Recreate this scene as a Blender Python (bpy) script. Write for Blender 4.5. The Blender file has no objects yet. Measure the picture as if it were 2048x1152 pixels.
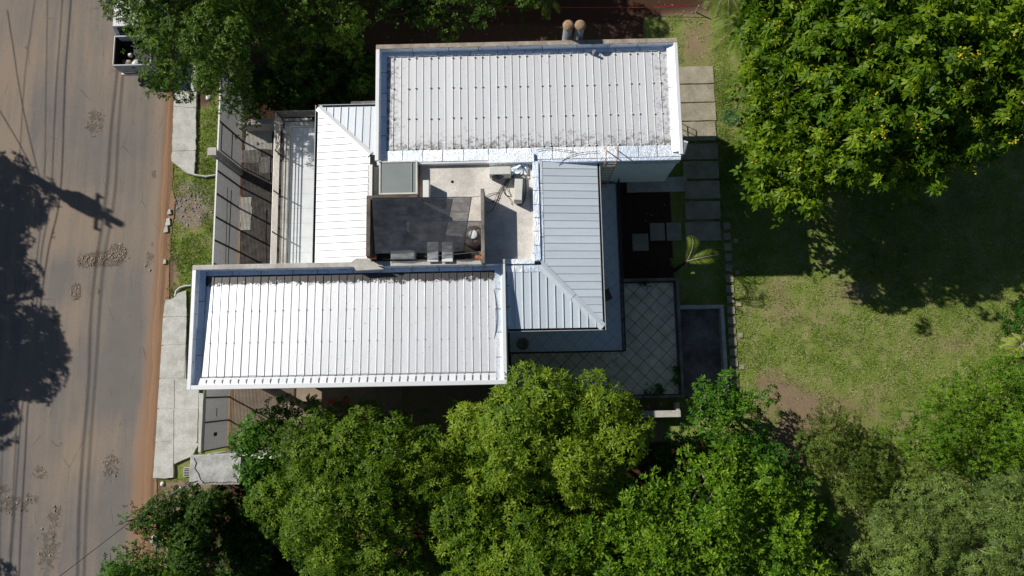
import bpy, math, random
import numpy as np
from mathutils import Matrix, Vector
random.seed(7); RNG = np.random.default_rng(7)
SC = bpy.context.scene; COL = SC.collection
# ------------------------------------------------------------------ camera
F = 1400.0; CH = 31.0                      # focal length in px of the 2048 wide photo, drone height in m
_D = np.array([18., 200., F]); _D /= np.linalg.norm(_D)
_N = np.array([-178., -9850., F]); _N -= _N.dot(_D) * _D; _N /= np.linalg.norm(_N)
_U = -_D; _E = np.cross(_N, _U); _M = np.array([_E, _N, _U])
cam_d = bpy.data.cameras.new('camera'); cam = bpy.data.objects.new('camera', cam_d); COL.objects.link(cam)
cam_d.sensor_width = 36; cam_d.lens = F / 2048 * 36; cam_d.clip_start = .5; cam_d.clip_end = 3000
_r = _M @ np.array([1, 0, 0]); _u = _M @ np.array([0, -1, 0]); _b = _M @ np.array([0, 0, -1])
cam.matrix_world = Matrix(((_r[0], _u[0], _b[0], 0), (_r[1], _u[1], _b[1], 0), (_r[2], _u[2], _b[2], CH), (0, 0, 0, 1)))
SC.camera = cam
# ------------------------------------------------------------------ light
SX, SY = 1.12, -0.60                       # ground shadow of a 1 m pole
EL = math.atan(1 / math.hypot(SX, SY)); AZ = math.atan2(-SX, -SY)
w = bpy.data.worlds.new('World'); SC.world = w; w.use_nodes = True
nt = w.node_tree; sky = nt.nodes.new('ShaderNodeTexSky'); sky.sky_type = 'NISHITA'; sky.sun_disc = False
sky.sun_elevation = EL; sky.sun_rotation = AZ; sky.air_density = .8; sky.dust_density = .2
bg = nt.nodes['Background']; bg.inputs[1].default_value = 0.058
nt.links.new(sky.outputs[0], bg.inputs[0])
sl = bpy.data.lights.new('sun', 'SUN'); sl.energy = 5.0; sl.angle = math.radians(.53); sl.color = (1, .955, .88)
so = bpy.data.objects.new('sun', sl); COL.objects.link(so)
so.rotation_euler = Vector((-SX, -SY, 1)).to_track_quat('Z', 'Y').to_euler(); so.location = (-30, 20, 40)
SC.view_settings.view_transform = 'Standard'; SC.view_settings.look = 'None'
SC.view_settings.gamma = 1; SC.view_settings.exposure = 0.0; SC.view_settings.use_curve_mapping = False
SC.cycles.max_bounces = 6; SC.cycles.transparent_max_bounces = 12
# ------------------------------------------------------------------ helpers
def P(px, py, z=0.0):
    v = _M @ np.array([px - 1024., py - 576., F]); t = (z - CH) / v[2]
    return v[0] * t, v[1] * t
def PV(px, py, z): x, y = P(px, py, z); return (x, y, z)
def link(o, parent=None):
    COL.objects.link(o)
    if parent is not None: o.parent = parent
    return o
def tag(o, label=None, cat=None, group=None, kind=None):
    for k, v in (('label', label), ('category', cat), ('group', group), ('kind', kind)):
        if v: o[k] = v
    return o
def thing(name, label=None, cat=None, loc=(0, 0, 0), rz=0, group=None, kind=None):
    o = bpy.data.objects.new(name, None); link(o); o.location = loc; o.rotation_euler = (0, 0, rz)
    o.empty_display_size = .2
    return tag(o, label, cat, group, kind)
class MB:
    def __init__(s): s.v = []; s.f = []
    def add(s, vs, fs):
        b = len(s.v); s.v += [tuple(map(float, q)) for q in vs]; s.f += [tuple(i + b for i in q) for q in fs]; return s
    def box(s, x0, y0, z0, x1, y1, z1, bev=0):
        if x1 < x0: x0, x1 = x1, x0
        if y1 < y0: y0, y1 = y1, y0
        if bev:
            b = min(bev, (x1-x0)*.45, (y1-y0)*.45, (z1-z0)*.45); r = []
            for (z, d) in ((z0, b), (z0 + b, 0), (z1 - b, 0), (z1, b)):
                r += [(x0+b, y0+d, z), (x1-b, y0+d, z), (x1-d, y0+b, z), (x1-d, y1-b, z), (x1-b, y1-d, z), (x0+b, y1-d, z), (x0+d, y1-b, z), (x0+d, y0+b, z)]
            fs = [tuple(range(7, -1, -1)), tuple(range(24, 32))]
            for k in range(3):
                for i in range(8): j = (i+1) % 8; fs.append((k*8+i, k*8+j, k*8+8+j, k*8+8+i))
            return s.add(r, fs)
        v = [(x, y, z) for z in (z0, z1) for (x, y) in ((x0, y0), (x1, y0), (x1, y1), (x0, y1))]
        return s.add(v, [(3, 2, 1, 0), (4, 5, 6, 7), (0, 1, 5, 4), (1, 2, 6, 5), (2, 3, 7, 6), (3, 0, 4, 7)])
    def prism(s, poly, z0, z1):
        n = len(poly); a = sum(poly[i][0]*poly[(i+1) % n][1] - poly[(i+1) % n][0]*poly[i][1] for i in range(n))
        if a < 0: poly = poly[::-1]
        return s.add([(x, y, z0) for x, y in poly] + [(x, y, z1) for x, y in poly],
                     [tuple(range(n-1, -1, -1)), tuple(range(n, 2*n))] + [(i, (i+1) % n, (i+1) % n + n, i + n) for i in range(n)])
    def tube(s, pts, rad, n=6, cap=True):
        pts = [Vector(p) for p in pts]; m = len(pts)
        rad = [rad] * m if not hasattr(rad, '__len__') else rad
        vs = []; fs = []
        for i, p in enumerate(pts):
            d = (pts[min(i+1, m-1)] - pts[max(i-1, 0)]).normalized()
            a = d.cross(Vector((0, 0, 1)) if abs(d.z) < .9 else Vector((1, 0, 0))).normalized(); b = d.cross(a)
            for k in range(n):
                t = 2*math.pi*k/n; vs.append(p + a*math.cos(t)*rad[i] + b*math.sin(t)*rad[i])
        for i in range(m-1):
            for k in range(n): j = (k+1) % n; fs.append((i*n+k, i*n+j, (i+1)*n+j, (i+1)*n+k))
        if cap: fs += [tuple(range(n-1, -1, -1)), tuple((m-1)*n + k for k in range(n))]
        return s.add(vs, fs)
    def lathe(s, prof, cx=0, cy=0, n=20, cap=True):
        vs = []; fs = []
        for r, z in prof:
            for k in range(n): t = 2*math.pi*k/n; vs.append((cx + r*math.cos(t), cy + r*math.sin(t), z))
        for i in range(len(prof)-1):
            for k in range(n): j = (k+1) % n; fs.append((i*n+k, i*n+j, (i+1)*n+j, (i+1)*n+k))
        if cap: fs += [tuple(range(n-1, -1, -1)), tuple((len(prof)-1)*n + k for k in range(n))]
        return s.add(vs, fs)
    def quad(s, a, b, c, d): return s.add([a, b, c, d], [(0, 1, 2, 3)])
    def mesh(s, name, mat, smooth=False):
        me = bpy.data.meshes.new(name); me.from_pydata(s.v, [], s.f); me.materials.append(mat)
        if smooth:
            me.polygons.foreach_set('use_smooth', [True]*len(me.polygons))
        me.update(); return me
    def build(s, name, mat, parent=None, smooth=False, loc=None):
        o = bpy.data.objects.new(name, s.mesh(name, mat, smooth)); link(o, parent)
        if loc: o.location = loc
        return o
def inst(name, me, parent, loc=(0, 0, 0), rz=0, scale=None):
    o = bpy.data.objects.new(name, me); link(o, parent); o.location = loc; o.rotation_euler = (0, 0, rz)
    if scale: o.scale = scale
    return o
def np_mesh(name, V, Fq, mat, attrs=None, parent=None, k=4):
    me = bpy.data.meshes.new(name); me.vertices.add(len(V)); me.vertices.foreach_set('co', V.astype(np.float32).ravel())
    me.loops.add(Fq.size); me.loops.foreach_set('vertex_index', Fq.astype(np.int32).ravel())
    me.polygons.add(len(Fq)); me.polygons.foreach_set('loop_start', np.arange(0, Fq.size, k, dtype=np.int32))
    me.polygons.foreach_set('loop_total', np.full(len(Fq), k, dtype=np.int32))
    for an, arr in (attrs or {}).items():
        a = me.attributes.new(an, 'FLOAT', 'POINT'); a.data.foreach_set('value', arr.astype(np.float32))
    me.materials.append(mat); me.update(); me.validate()
    o = bpy.data.objects.new(name, me); return link(o, parent)
def inpoly(x, y, poly):
    x = np.asarray(x); y = np.asarray(y); r = np.zeros(x.shape, bool); n = len(poly)
    for i in range(n):
        x0, y0 = poly[i]; x1, y1 = poly[(i+1) % n]
        if y0 == y1: continue
        c = ((y0 > y) != (y1 > y)) & (x < (x1-x0)*(y-y0)/(y1-y0) + x0); r ^= c
    return r
def edged(x, y, poly):
    x = np.asarray(x, float); y = np.asarray(y, float); d = np.full(x.shape, 1e9); n = len(poly)
    for i in range(n):
        x0, y0 = poly[i]; x1, y1 = poly[(i+1) % n]; L = (x1-x0)**2 + (y1-y0)**2 + 1e-9
        t = np.clip(((x-x0)*(x1-x0) + (y-y0)*(y1-y0)) / L, 0, 1)
        d = np.minimum(d, np.hypot(x - x0 - t*(x1-x0), y - y0 - t*(y1-y0)))
    return d
_perm = RNG.random((64, 64))
def vnoise(x, y, s):
    x = np.asarray(x)/s + 100; y = np.asarray(y)/s + 100; i = np.floor(x).astype(int); j = np.floor(y).astype(int); u = x-i; v = y-j
    u = u*u*(3-2*u); v = v*v*(3-2*v); g = lambda a, b: _perm[a % 64, b % 64]
    return (g(i, j)*(1-u) + g(i+1, j)*u)*(1-v) + (g(i, j+1)*(1-u) + g(i+1, j+1)*u)*v
def fbm(x, y, s, o=4): return sum(vnoise(x + 17.3*k, y - 9.1*k, s/2**k)/2**k for k in range(o)) / sum(1/2**k for k in range(o))
def sstep(a, b, x): t = np.clip((x-a)/(b-a), 0, 1); return t*t*(3-2*t)
def clip_rect(poly, x0, y0, x1, y1):
    for ax, lim, sg in ((0, x0, 1), (0, x1, -1), (1, y0, 1), (1, y1, -1)):
        out = []; n = len(poly)
        for i in range(n):
            a = poly[i]; b = poly[(i+1) % n]; da = (a[ax]-lim)*sg; db = (b[ax]-lim)*sg
            if da >= 0: out.append(a)
            if (da >= 0) != (db >= 0):
                t = da/(da-db); out.append((a[0]+t*(b[0]-a[0]), a[1]+t*(b[1]-a[1])))
        poly = out
        if len(poly) < 3: return []
    return poly
# ------------------------------------------------------------------ materials
class NT:
    def __init__(s, name):
        s.m = bpy.data.materials.new(name); s.m.use_nodes = True; s.t = s.m.node_tree; s.b = s.t.nodes['Principled BSDF']; s.out = s.t.nodes['Material Output']
        s.co = s.n('ShaderNodeTexCoord').outputs['Object']
        s.geo = s.n('ShaderNodeNewGeometry')
    def n(s, ty, **kw):
        o = s.t.nodes.new(ty)
        for k, v in kw.items(): setattr(o, k, v)
        return o
    def l(s, a, b): s.t.links.new(a, b)
    def world(s): return s.geo.outputs['Position']
    def scale(s, vec, sc):
        m = s.n('ShaderNodeVectorMath', operation='MULTIPLY'); s.l(vec, m.inputs[0]); m.inputs[1].default_value = sc; return m.outputs[0]
    def noise(s, vec, sc, det=4, rough=.6, dist=0):
        o = s.n('ShaderNodeTexNoise'); s.l(vec, o.inputs['Vector']); o.inputs['Scale'].default_value = sc; o.inputs['Detail'].default_value = det
        o.inputs['Roughness'].default_value = rough; o.inputs['Distortion'].default_value = dist; return o.outputs[0]
    def vor(s, vec, sc, feat='F1', out=0):
        o = s.n('ShaderNodeTexVoronoi', feature=feat); s.l(vec, o.inputs['Vector']); o.inputs['Scale'].default_value = sc; return o.outputs[out]
    def ramp(s, v, stops):
        o = s.n('ShaderNodeValToRGB'); s.l(v, o.inputs[0]); e = o.color_ramp.elements
        while len(e) < len(stops): e.new(.5)
        for q, (p, c) in zip(e, stops):
            q.position = p; q.color = (c, c, c, 1) if not hasattr(c, '__len__') else (*c, 1)
        return o.outputs[0]
    def mix(s, f, a, b, bl='MIX'):
        o = s.n('ShaderNodeMix', data_type='RGBA', blend_type=bl)
        for i, q in ((0, f), (6, a), (7, b)):
            if isinstance(q, (int, float)): o.inputs[i].default_value = q if i == 0 else (q, q, q, 1)
            elif isinstance(q, tuple): o.inputs[i].default_value = (*q, 1)
            else: s.l(q, o.inputs[i])
        return o.outputs[2]
    def math(s, op, a, b=0.):
        o = s.n('ShaderNodeMath', operation=op)
        for i, q in ((0, a), (1, b)):
            if isinstance(q, (int, float)): o.inputs[i].default_value = q
            else: s.l(q, o.inputs[i])
        return o.outputs[0]
    def attr(s, name): return s.n('ShaderNodeAttribute', attribute_name=name).outputs['Fac']
    def bump(s, h, st=.3, dist=.02):
        o = s.n('ShaderNodeBump'); o.inputs['Strength'].default_value = st; o.inputs['Distance'].default_value = dist; s.l(h, o.inputs['Height']); s.l(o.outputs[0], s.b.inputs['Normal'])
    def col(s, c):
        if isinstance(c, tuple): s.b.inputs['Base Color'].default_value = (*c, 1)
        else: s.l(c, s.b.inputs['Base Color'])
    def set(s, rough=.8, metal=0., spec=.3):
        s.b.inputs['Roughness'].default_value = rough; s.b.inputs['Metallic'].default_value = metal; s.b.inputs['Specular IOR Level'].default_value = spec; return s
def plain(name, c, rough=.7, metal=0, var=.25, sc=6, bump=.15, spec=.3):
    m = NT(name).set(rough, metal, spec); p = m.world()
    n = m.noise(p, sc, 5); d = tuple(max(0, q*(1-var)) for q in c); l = tuple(q*(1+var*.6) for q in c)
    m.col(m.ramp(n, [(.3, d), (.7, l)]))
    if bump: m.bump(m.noise(p, sc*6, 3), bump, .01)
    return m.m
def stained(name, base, dark, amt=.5, rough=.85, sc=1.5, fine=14, spec=.2, patches=None):
    m = NT(name).set(rough, 0, spec); p = m.world()
    a = m.ramp(m.noise(p, sc, 8, .7), [(.5 - .2*amt, 1.), (.75, 0.)])
    b = m.ramp(m.noise(p, fine, 4, .7), [(.35, .55), (.65, 1.)])
    c = m.mix(m.math('MULTIPLY', a, b), dark, base)
    c = m.mix(.35, c, m.ramp(m.noise(p, 45, 3), [(.3, .55), (.7, 1.3)]), 'MULTIPLY')
    m.col(c); m.bump(m.noise(p, 30, 5), .3, .01); return m.m
# ground
def mat_ground():
    m = NT('ground_soil_and_lawn').set(.95, 0, .1); p = m.world(); g = m.attr('grass'); r = m.attr('red'); cb = m.attr('cobble')
    fine = m.ramp(m.noise(p, 26, 5, .8), [(.33, 0.), (.67, 1.)]); mid = m.noise(p, 3.2, 6, .7)
    soil = m.mix(m.math('ADD', m.math('MULTIPLY', mid, .5), m.math('MULTIPLY', fine, .5)), (.13, .09, .06), (.44, .31, .21)); red = m.mix(fine, (.035, .018, .012), (.11, .055, .035))  # dark red soil; also colours the ground painted as shade
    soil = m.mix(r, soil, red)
    grs = m.mix(fine, (.045, .09, .010), (.31, .39, .08)); dry = m.mix(fine, (.15, .135, .055), (.56, .48, .27))
    grs = m.mix(m.ramp(m.noise(p, 1.4, 7, .72), [(.46, 0.), (.70, .85)]), grs, dry)
    f = m.math('ADD', g, m.math('MULTIPLY', m.math('SUBTRACT', m.noise(p, 9, 6, .8), .5), 1.6)); f = m.ramp(f, [(.24, 0.), (.52, 1.)])
    c = m.mix(f, soil, grs)
    st = m.vor(p, 9, 'F1', 1); edge = m.vor(p, 9, 'DISTANCE_TO_EDGE', 0)
    stc = m.mix(m.ramp(m.noise(p, 9, 3), [(.35, 0.), (.65, 1.)]), (.14, .13, .12), (.33, .31, .28))
    fc = m.math('MULTIPLY', m.ramp(edge, [(.06, 0.), (.14, 1.)]), m.ramp(m.math('ADD', cb, m.math('MULTIPLY', m.math('SUBTRACT', m.noise(p, 5, 4), .5), 1.2)), [(.45, 0.), (.6, 1.)]))
    c = m.mix(fc, c, stc); m.col(c); m.bump(m.noise(p, 40, 5, .8), .9, .04); return m.m
def mat_road():
    m = NT('worn_asphalt').set(.92, 0, .2); p = m.world(); wn = m.attr('worn'); br = m.attr('broken'); od = m.attr('dirt')
    st = m.scale(p, (1.1, .09, 1)); streak = m.noise(st, 2.2, 7, .65)
    a = m.mix(m.noise(p, 1.1, 5), (.142, .129, .118), (.192, .175, .160))
    a = m.mix(.55, a, m.ramp(m.noise(p, 55, 3, .9), [(.3, .35), (.7, 1.65)]), 'MULTIPLY')
    tan = m.mix(m.noise(p, 24, 5), (.22, .165, .12), (.34, .27, .205))
    f = m.math('ADD', wn, m.math('MULTIPLY', m.math('SUBTRACT', streak, .5), 1.5)); f = m.math('ADD', f, m.math('MULTIPLY', m.math('SUBTRACT', m.noise(p, 12, 6, .8), .5), .9))
    c = m.mix(m.math('MULTIPLY', m.ramp(f, [(.25, 0.), (.85, 1.)]), .8), a, tan)
    cr = m.vor(m.scale(p, (1, .35, 1)), .7, 'DISTANCE_TO_EDGE', 0)
    cr = m.math('MULTIPLY', m.ramp(cr, [(.0, 1.), (.011, 0.)]), m.ramp(m.noise(p, .9, 3), [(.5, 0.), (.62, 1.)]))
    c = m.mix(m.math('MULTIPLY', cr, .6), c, (.04, .035, .03))
    rb = m.vor(p, 13, 'DISTANCE_TO_EDGE', 0); rc = m.mix(m.ramp(rb, [(.0, 0.), (.2, 1.)]), (.12, .092, .07), m.mix(m.noise(p, 16, 4, .8), (.19, .15, .11), (.40, .32, .24)))
    bf = m.ramp(m.math('ADD', br, m.math('MULTIPLY', m.math('SUBTRACT', m.noise(p, 5, 6, .85), .5), 2.2)), [(.45, 0.), (.62, 1.)])
    c = m.mix(m.math('MULTIPLY', bf, .8), c, rc); of = m.ramp(m.math('ADD', od, m.math('MULTIPLY', m.math('SUBTRACT', m.noise(m.scale(p, (1, .3, 1)), 5, 6, .8), .5), .8)), [(.3, 0.), (.8, 1.)]); c = m.mix(of, c, m.mix(m.noise(p, 30, 6, .8), (.20, .115, .065), (.38, .24, .15))); m.col(c)
    h = m.math('ADD', m.math('MULTIPLY', m.noise(p, 60, 4, .9), .25), m.math('MULTIPLY', bf, m.math('ADD', m.ramp(rb, [(0., 0.), (.2, 1.)]), m.noise(p, 22, 3))))
    m.bump(h, .8, .035); return m.m
def mat_metal_roof(name, base, dirt, dirt_c, rough, metal, mask=None, wave=.0):
    m = NT(name).set(rough, metal, .4); p = m.world(); rnd = m.n('ShaderNodeObjectInfo').outputs['Random']
    c = m.mix(rnd, tuple(q*.93 for q in base), tuple(min(1, q*1.05) for q in base))
    stn = m.noise(m.scale(p, (3, .5, 1) if mask != 'ew' else (.5, 3, 1)), 2.5, 6, .7)
    c = m.mix(m.ramp(stn, [(.45, 0.), (.8, .35)]), c, tuple(q*.72 for q in base))
    sp = m.ramp(m.noise(p, 9, 7, .85), [(.52, 0.), (.66, 1.)])
    if mask == 'low':      # mildew along the low north edge of the front wing
        sx = m.n('ShaderNodeSeparateXYZ'); m.l(p, sx.inputs[0])
        band = m.ramp(m.math('ADD', m.math('SUBTRACT', sx.outputs[1], 3.56), m.math('MULTIPLY', m.math('SUBTRACT', m.noise(p, 4, 6, .8), .5), .7)), [(.28, 0.), (.46, 1.)])
        blot = m.ramp(m.math('ADD', m.noise(p, 11, 6, .8), m.math('MULTIPLY', band, .34)), [(.60, 0.), (.70, 1.)])
        c = m.mix(m.math('MULTIPLY', blot, .93), c, dirt_c)
    elif mask == 'upper':  # blotches along the west end and the south foot of the rear wing
        sx = m.n('ShaderNodeSeparateXYZ'); m.l(p, sx.inputs[0])
        sm = m.ramp(m.math('SUBTRACT', 9.75, sx.outputs[1]), [(0., 0.), (.95, 1.)])
        wm = m.ramp(m.math('SUBTRACT', -4.1, sx.outputs[0]), [(0., 0.), (.8, 1.)]); em = m.ramp(m.math('SUBTRACT', sx.outputs[0], 5.), [(0., 0.), (.5, .6)])
        k = m.math('MAXIMUM', sm, m.math('MAXIMUM', wm, em))
        blot = m.ramp(m.math('ADD', m.noise(p, 6, 8, .85), m.math('MULTIPLY', k, .17)), [(.585, 0.), (.71, .9)])
        c = m.mix(m.math('MULTIPLY', blot, dirt), c, dirt_c)
    else: c = m.mix(m.math('MULTIPLY', sp, dirt), c, dirt_c)
    m.col(c)
    m.bump(m.noise(m.scale(p, (10, 1.2, 1) if mask != 'ew' else (1.2, 10, 1)), 3, 3), .12, .01); return m.m
def mat_foil():
    m = NT('aluminium_foil_membrane').set(.4, .55, .5); p = m.world(); rnd = m.n('ShaderNodeObjectInfo').outputs['Random']
    c = m.mix(rnd, (.66, .76, .90), (.90, .93, .96))
    d = m.ramp(m.noise(p, 7, 8, .8), [(.54, 0.), (.72, .8)]); c = m.mix(d, c, (.12, .115, .11)); m.col(c)
    m.l(m.ramp(m.noise(p, 5, 5), [(.3, .36), (.7, .7)]), m.b.inputs['Roughness'])
    m.bump(m.noise(p, 15, 5, .7, .8), .9, .03); return m.m
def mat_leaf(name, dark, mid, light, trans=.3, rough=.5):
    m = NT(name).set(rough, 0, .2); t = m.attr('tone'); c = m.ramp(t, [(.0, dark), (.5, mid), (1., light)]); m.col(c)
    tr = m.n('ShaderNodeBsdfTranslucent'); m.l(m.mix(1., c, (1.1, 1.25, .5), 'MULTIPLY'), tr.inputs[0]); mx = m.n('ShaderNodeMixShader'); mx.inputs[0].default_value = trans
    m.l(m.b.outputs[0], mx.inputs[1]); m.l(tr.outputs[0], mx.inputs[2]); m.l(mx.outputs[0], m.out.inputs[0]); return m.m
def mat_net():
    m = NT('black_shade_net').set(.8, 0, .2); m.col(m.ramp(m.noise(m.world(), 3, 4), [(.3, (.022, .026, .034)), (.7, (.055, .062, .078))]))
    tr = m.n('ShaderNodeBsdfTransparent'); mx = m.n('ShaderNodeMixShader'); m.l(m.ramp(m.noise(m.scale(m.world(), (1, 4, 1)), 2.2, 4), [(.35, .16), (.65, .42)]), mx.inputs[0])
    m.l(m.b.outputs[0], mx.inputs[1]); m.l(tr.outputs[0], mx.inputs[2]); m.l(mx.outputs[0], m.out.inputs[0]); return m.m
M = dict(
    ground=mat_ground(), road=mat_road(), foil=mat_foil(), net=mat_net(),
    roof_front=mat_metal_roof('white_painted_roof_metal', (.86, .87, .88), 1., (.035, .03, .028), .42, .55, 'low'),
    roof_rear=mat_metal_roof('aged_grey_roof_metal', (.68, .69, .70), .95, (.13, .115, .105), .6, .25, 'upper'),
    roof_west=mat_metal_roof('bright_silver_roof_metal', (.78, .79, .80), .3, (.5, .5, .5), .5, .2, 'ew'),
    roof_east=mat_metal_roof('galvanised_roof_metal', (.62, .69, .74), .2, (.42, .45, .47), .5, .2, 'ew'),
    conc=stained('weathered_concrete', (.60, .58, .53), (.30, .28, .25), .45),
    conc_dark=stained('mossy_concrete', (.33, .31, .28), (.09, .08, .07), .8),
    deckc=stained('stained_screed', (.80, .755, .69), (.40, .37, .33), .6, sc=1.1),
    coping=stained('coping_brown_stains', (.50, .45, .37), (.17, .12, .08), .7, sc=2.5),
    walk=stained('sidewalk_concrete', (.62, .62, .58), (.34, .33, .29), .5, sc=2.2),
    slab=stained('garden_slab_concrete', (.46, .41, .32), (.21, .19, .14), .75, sc=1.4),
    pit=stained('stained_pit_floor', (.34, .29, .25), (.05, .045, .04), .8, sc=1.2),
    wall=plain('grey_painted_wall', (.80, .84, .84), .7, var=.08, sc=2, bump=.08),
    wall_in=plain('cream_painted_wall', (.5, .48, .42), .8, var=.12, sc=2),
    tile=plain('glazed_grey_floor_tile', (.62, .64, .65), .45, var=.08, sc=3, bump=.03),
    tile_warm=plain('beige_floor_tile', (.85, .72, .50), .5, var=.25, sc=2.2, bump=.05),
    grout=plain('dark_grout', (.16, .15, .13), .9),
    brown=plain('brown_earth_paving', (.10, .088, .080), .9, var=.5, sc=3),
    gutter=plain('dark_gutter_metal', (.055, .06, .07), .5, .3, .2),
    gutter_lt=plain('pale_gutter_metal', (.5, .5, .5), .5, .3, .1),
    steel=plain('galvanised_rail', (.36, .34, .31), .5, .5, .2),
    post=plain('dark_painted_steel', (.03, .032, .034), .5, .2, .2),
    slat=plain('grey_fence_slat', (.42, .42, .42), .55, .2, .12, bump=0),
    white=plain('white_plastic', (.72, .72, .69), .5, 0, .08, bump=0),
    cream=plain('cream_enamel', (.62, .62, .56), .5, 0, .1, bump=0),
    black=plain('black_plastic', (.015, .015, .016), .6, 0, .1, bump=0),
    brick=plain('orange_hollow_brick', (.42, .15, .07), .9, 0, .3, 12),
    block=stained('grey_block_wall', (.20, .17, .14), (.06, .04, .03), .7),
    brownblock=stained('rusty_brown_block', (.12, .07, .05), (.04, .025, .02), .7),
    rust=plain('rusty_cap', (.34, .22, .13), .9, .0, .4, 7), pipe=plain('grey_flue_pipe', (.24, .25, .26), .7, .1, .15),
    rope=plain('black_cable', (.02, .02, .02), .6, 0, .1, bump=0), copper=plain('bare_orange_steel', (.55, .36, .22), .5, .1, .2),
    hose=plain('green_hose', (.01, .14, .06), .4, 0, .2, bump=0), red=plain('red_string', (.55, .03, .02), .6, 0, .2, bump=0),
    trunk=plain('bark', (.09, .07, .05), .9, 0, .4, 9), trunk_pale=plain('pale_bark', (.36, .31, .26), .9, 0, .3, 9),
    stone=plain('broken_asphalt_stone', (.30, .245, .185), .95, 0, .45, 4), stone_grey=plain('grey_cobble', (.27, .255, .235), .9, 0, .4, 5),
    grass=mat_leaf('grass_blade', (.06, .12, .012), (.22, .31, .05), (.55, .52, .25), .3, .6),
    paint=plain('white_car_paint', (.78, .78, .78), .25, 0, .04, bump=0, spec=.5), carglass=plain('dark_car_glass', (.02, .03, .035), .08, 0, .1, bump=0, spec=.6),
    greyp=plain('grey_trim_and_tailgate_shade', (.30, .33, .36), .35, .1, .08, bump=0), tyre=plain('tyre_rubber', (.02, .02, .02), .85), bag=plain('cream_sack', (.45, .38, .28), .9, 0, .4, 10),
    redl=plain('red_lens', (.35, .02, .015), .3, 0, .1, bump=0), yellow=plain('yellow_flower', (.60, .44, .03), .7, 0, .35, 14, bump=0), redf=plain('red_flower', (.45, .05, .02), .7, 0, .3, 9, bump=0),
    opal=plain('frosted_skylight_glass', (.26, .29, .28), .18, 0, .1, 1.2, bump=0, spec=.6),
)
L = dict(
    mango=mat_leaf('mango_leaf', (.032, .08, .004), (.095, .18, .008), (.26, .35, .028)),
    small=mat_leaf('small_dark_leaf', (.018, .05, .005), (.052, .115, .009), (.14, .23, .02)),
    bright=mat_leaf('bright_lobed_leaf', (.022, .065, .003), (.07, .15, .005), (.21, .30, .010), .3),
    broad=mat_leaf('fresh_green_leaf', (.022, .08, .007), (.05, .15, .009), (.14, .27, .02), .32),
    yell=mat_leaf('yellow_green_leaf', (.035, .09, .005), (.085, .185, .008), (.22, .35, .02)),
    olive=mat_leaf('olive_leaf', (.03, .055, .007), (.075, .12, .013), (.17, .23, .035)),
    grey=mat_leaf('grey_feathery_leaf', (.045, .08, .018), (.10, .15, .035), (.22, .32, .06)),
    palm=mat_leaf('palm_leaf', (.05, .10, .008), (.15, .23, .02), (.36, .42, .06), .35),
)
# ------------------------------------------------------------------ ground, road
RX = -16.1                                                     # right edge of the road
def axis(a, b, st, far): return np.concatenate([[-far, -far/3, -far/8, -far/16], np.arange(a, b + st/2, st), [far/16, far/8, far/3, far]])
def grid(xs, ys, zf):
    X, Y = np.meshgrid(xs, ys); nx, ny = len(xs), len(ys); V = np.stack([X.ravel(), Y.ravel(), zf(X, Y).ravel()], 1)
    i = np.arange((nx-1)*(ny-1)); c = i % (nx-1); r = i // (nx-1); a = r*nx + c
    return X.ravel(), Y.ravel(), V, np.stack([a, a+1, a+nx+1, a+nx], 1)
def wp(pts, z=0.): return [P(x, y, z) for x, y in pts]
def blob(X, Y, px, py, rx, ry, soft=.5):
    cx, cy = P(px, py); return 1 - sstep(1-soft, 1+soft, np.hypot((X-cx)/(rx/45.), (Y-cy)/(ry/45.)))
xs = axis(-26, 27, .14, 900); ys = axis(-12, 22, .14, 900)
X, Y, V, Q = grid(xs, ys, lambda a, b: 0*a)
n1 = fbm(X, Y, 3.0); n2 = fbm(X + 40, Y, 1.2)
inner = (np.abs(X) < 60) & (np.abs(Y) < 60)
V[:, 2] = np.where(inner, (n2 - .5)*.05, 0)
lawn = sstep(6.0, 6.6, X) * .95
yard = (X > -12.7) & (X < 7)
g = np.where(yard, .12, .75)
g = np.where(X > 6.1, .80 + (n1-.5)*.9, g)
bare = wp([(1530, 770), (1600, 800), (1700, 820), (1800, 830), (1850, 870), (1700, 940), (1500, 900), (1500, 830)])
gb = np.clip(1 - edged(X, Y, bare)/1.6, 0, 1); gb = np.where(inpoly(X, Y, bare), 1, gb); g = g - gb*(.42 + .5*(n2-.4))
for b in ((1790, 690, 110, 30), (1930, 690, 80, 40), (1600, 640, 60, 25), (1700, 590, 60, 25), (1400, 60, 40, 40), (1390, 110, 30, 40), (1300, 20, 60, 14), (1560, 590, 40, 30)):
    g = g - blob(X, Y, *b, .9)*.3
topred = blob(X, Y, 1180, 5, 330, 38, .4); g = g - topred*.9
g = np.where(X < -12.8, .68 + (n1-.5)*.6, g)                        # verge
g = g - blob(X, Y, 375, 420, 40, 45, .7)*.45 - blob(X, Y, 410, 190, 22, 26, .8)*.6 - blob(X, Y, 345, 550, 12, 60, .8)*.6
g = np.where(Y < -3.6, np.where(X < -12, .25, np.where(X < 9, -.6, .6)), g); g = np.where(((Y < -2.4) & (X > -12.6) & (X < 9)) | ((Y < -3.7) & (X > -13.4) & (X < 0)), -.6, g); g = np.where((X > -12.9) & (X < 6) & (Y < .9), .1, g)  # grass removed under the southern trees so the shade-dark soil shows
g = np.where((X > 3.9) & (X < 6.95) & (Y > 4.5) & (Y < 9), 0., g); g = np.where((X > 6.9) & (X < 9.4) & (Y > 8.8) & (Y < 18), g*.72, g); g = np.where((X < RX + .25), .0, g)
shade_soil = ((X > -13.4) & (X < 10) & (Y < -2.4)) | ((X > 3.9) & (X < 6.95) & (Y > 4.5) & (Y < 9))  # soil painted dark under the trees and in the garden to imitate deep shade
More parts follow.
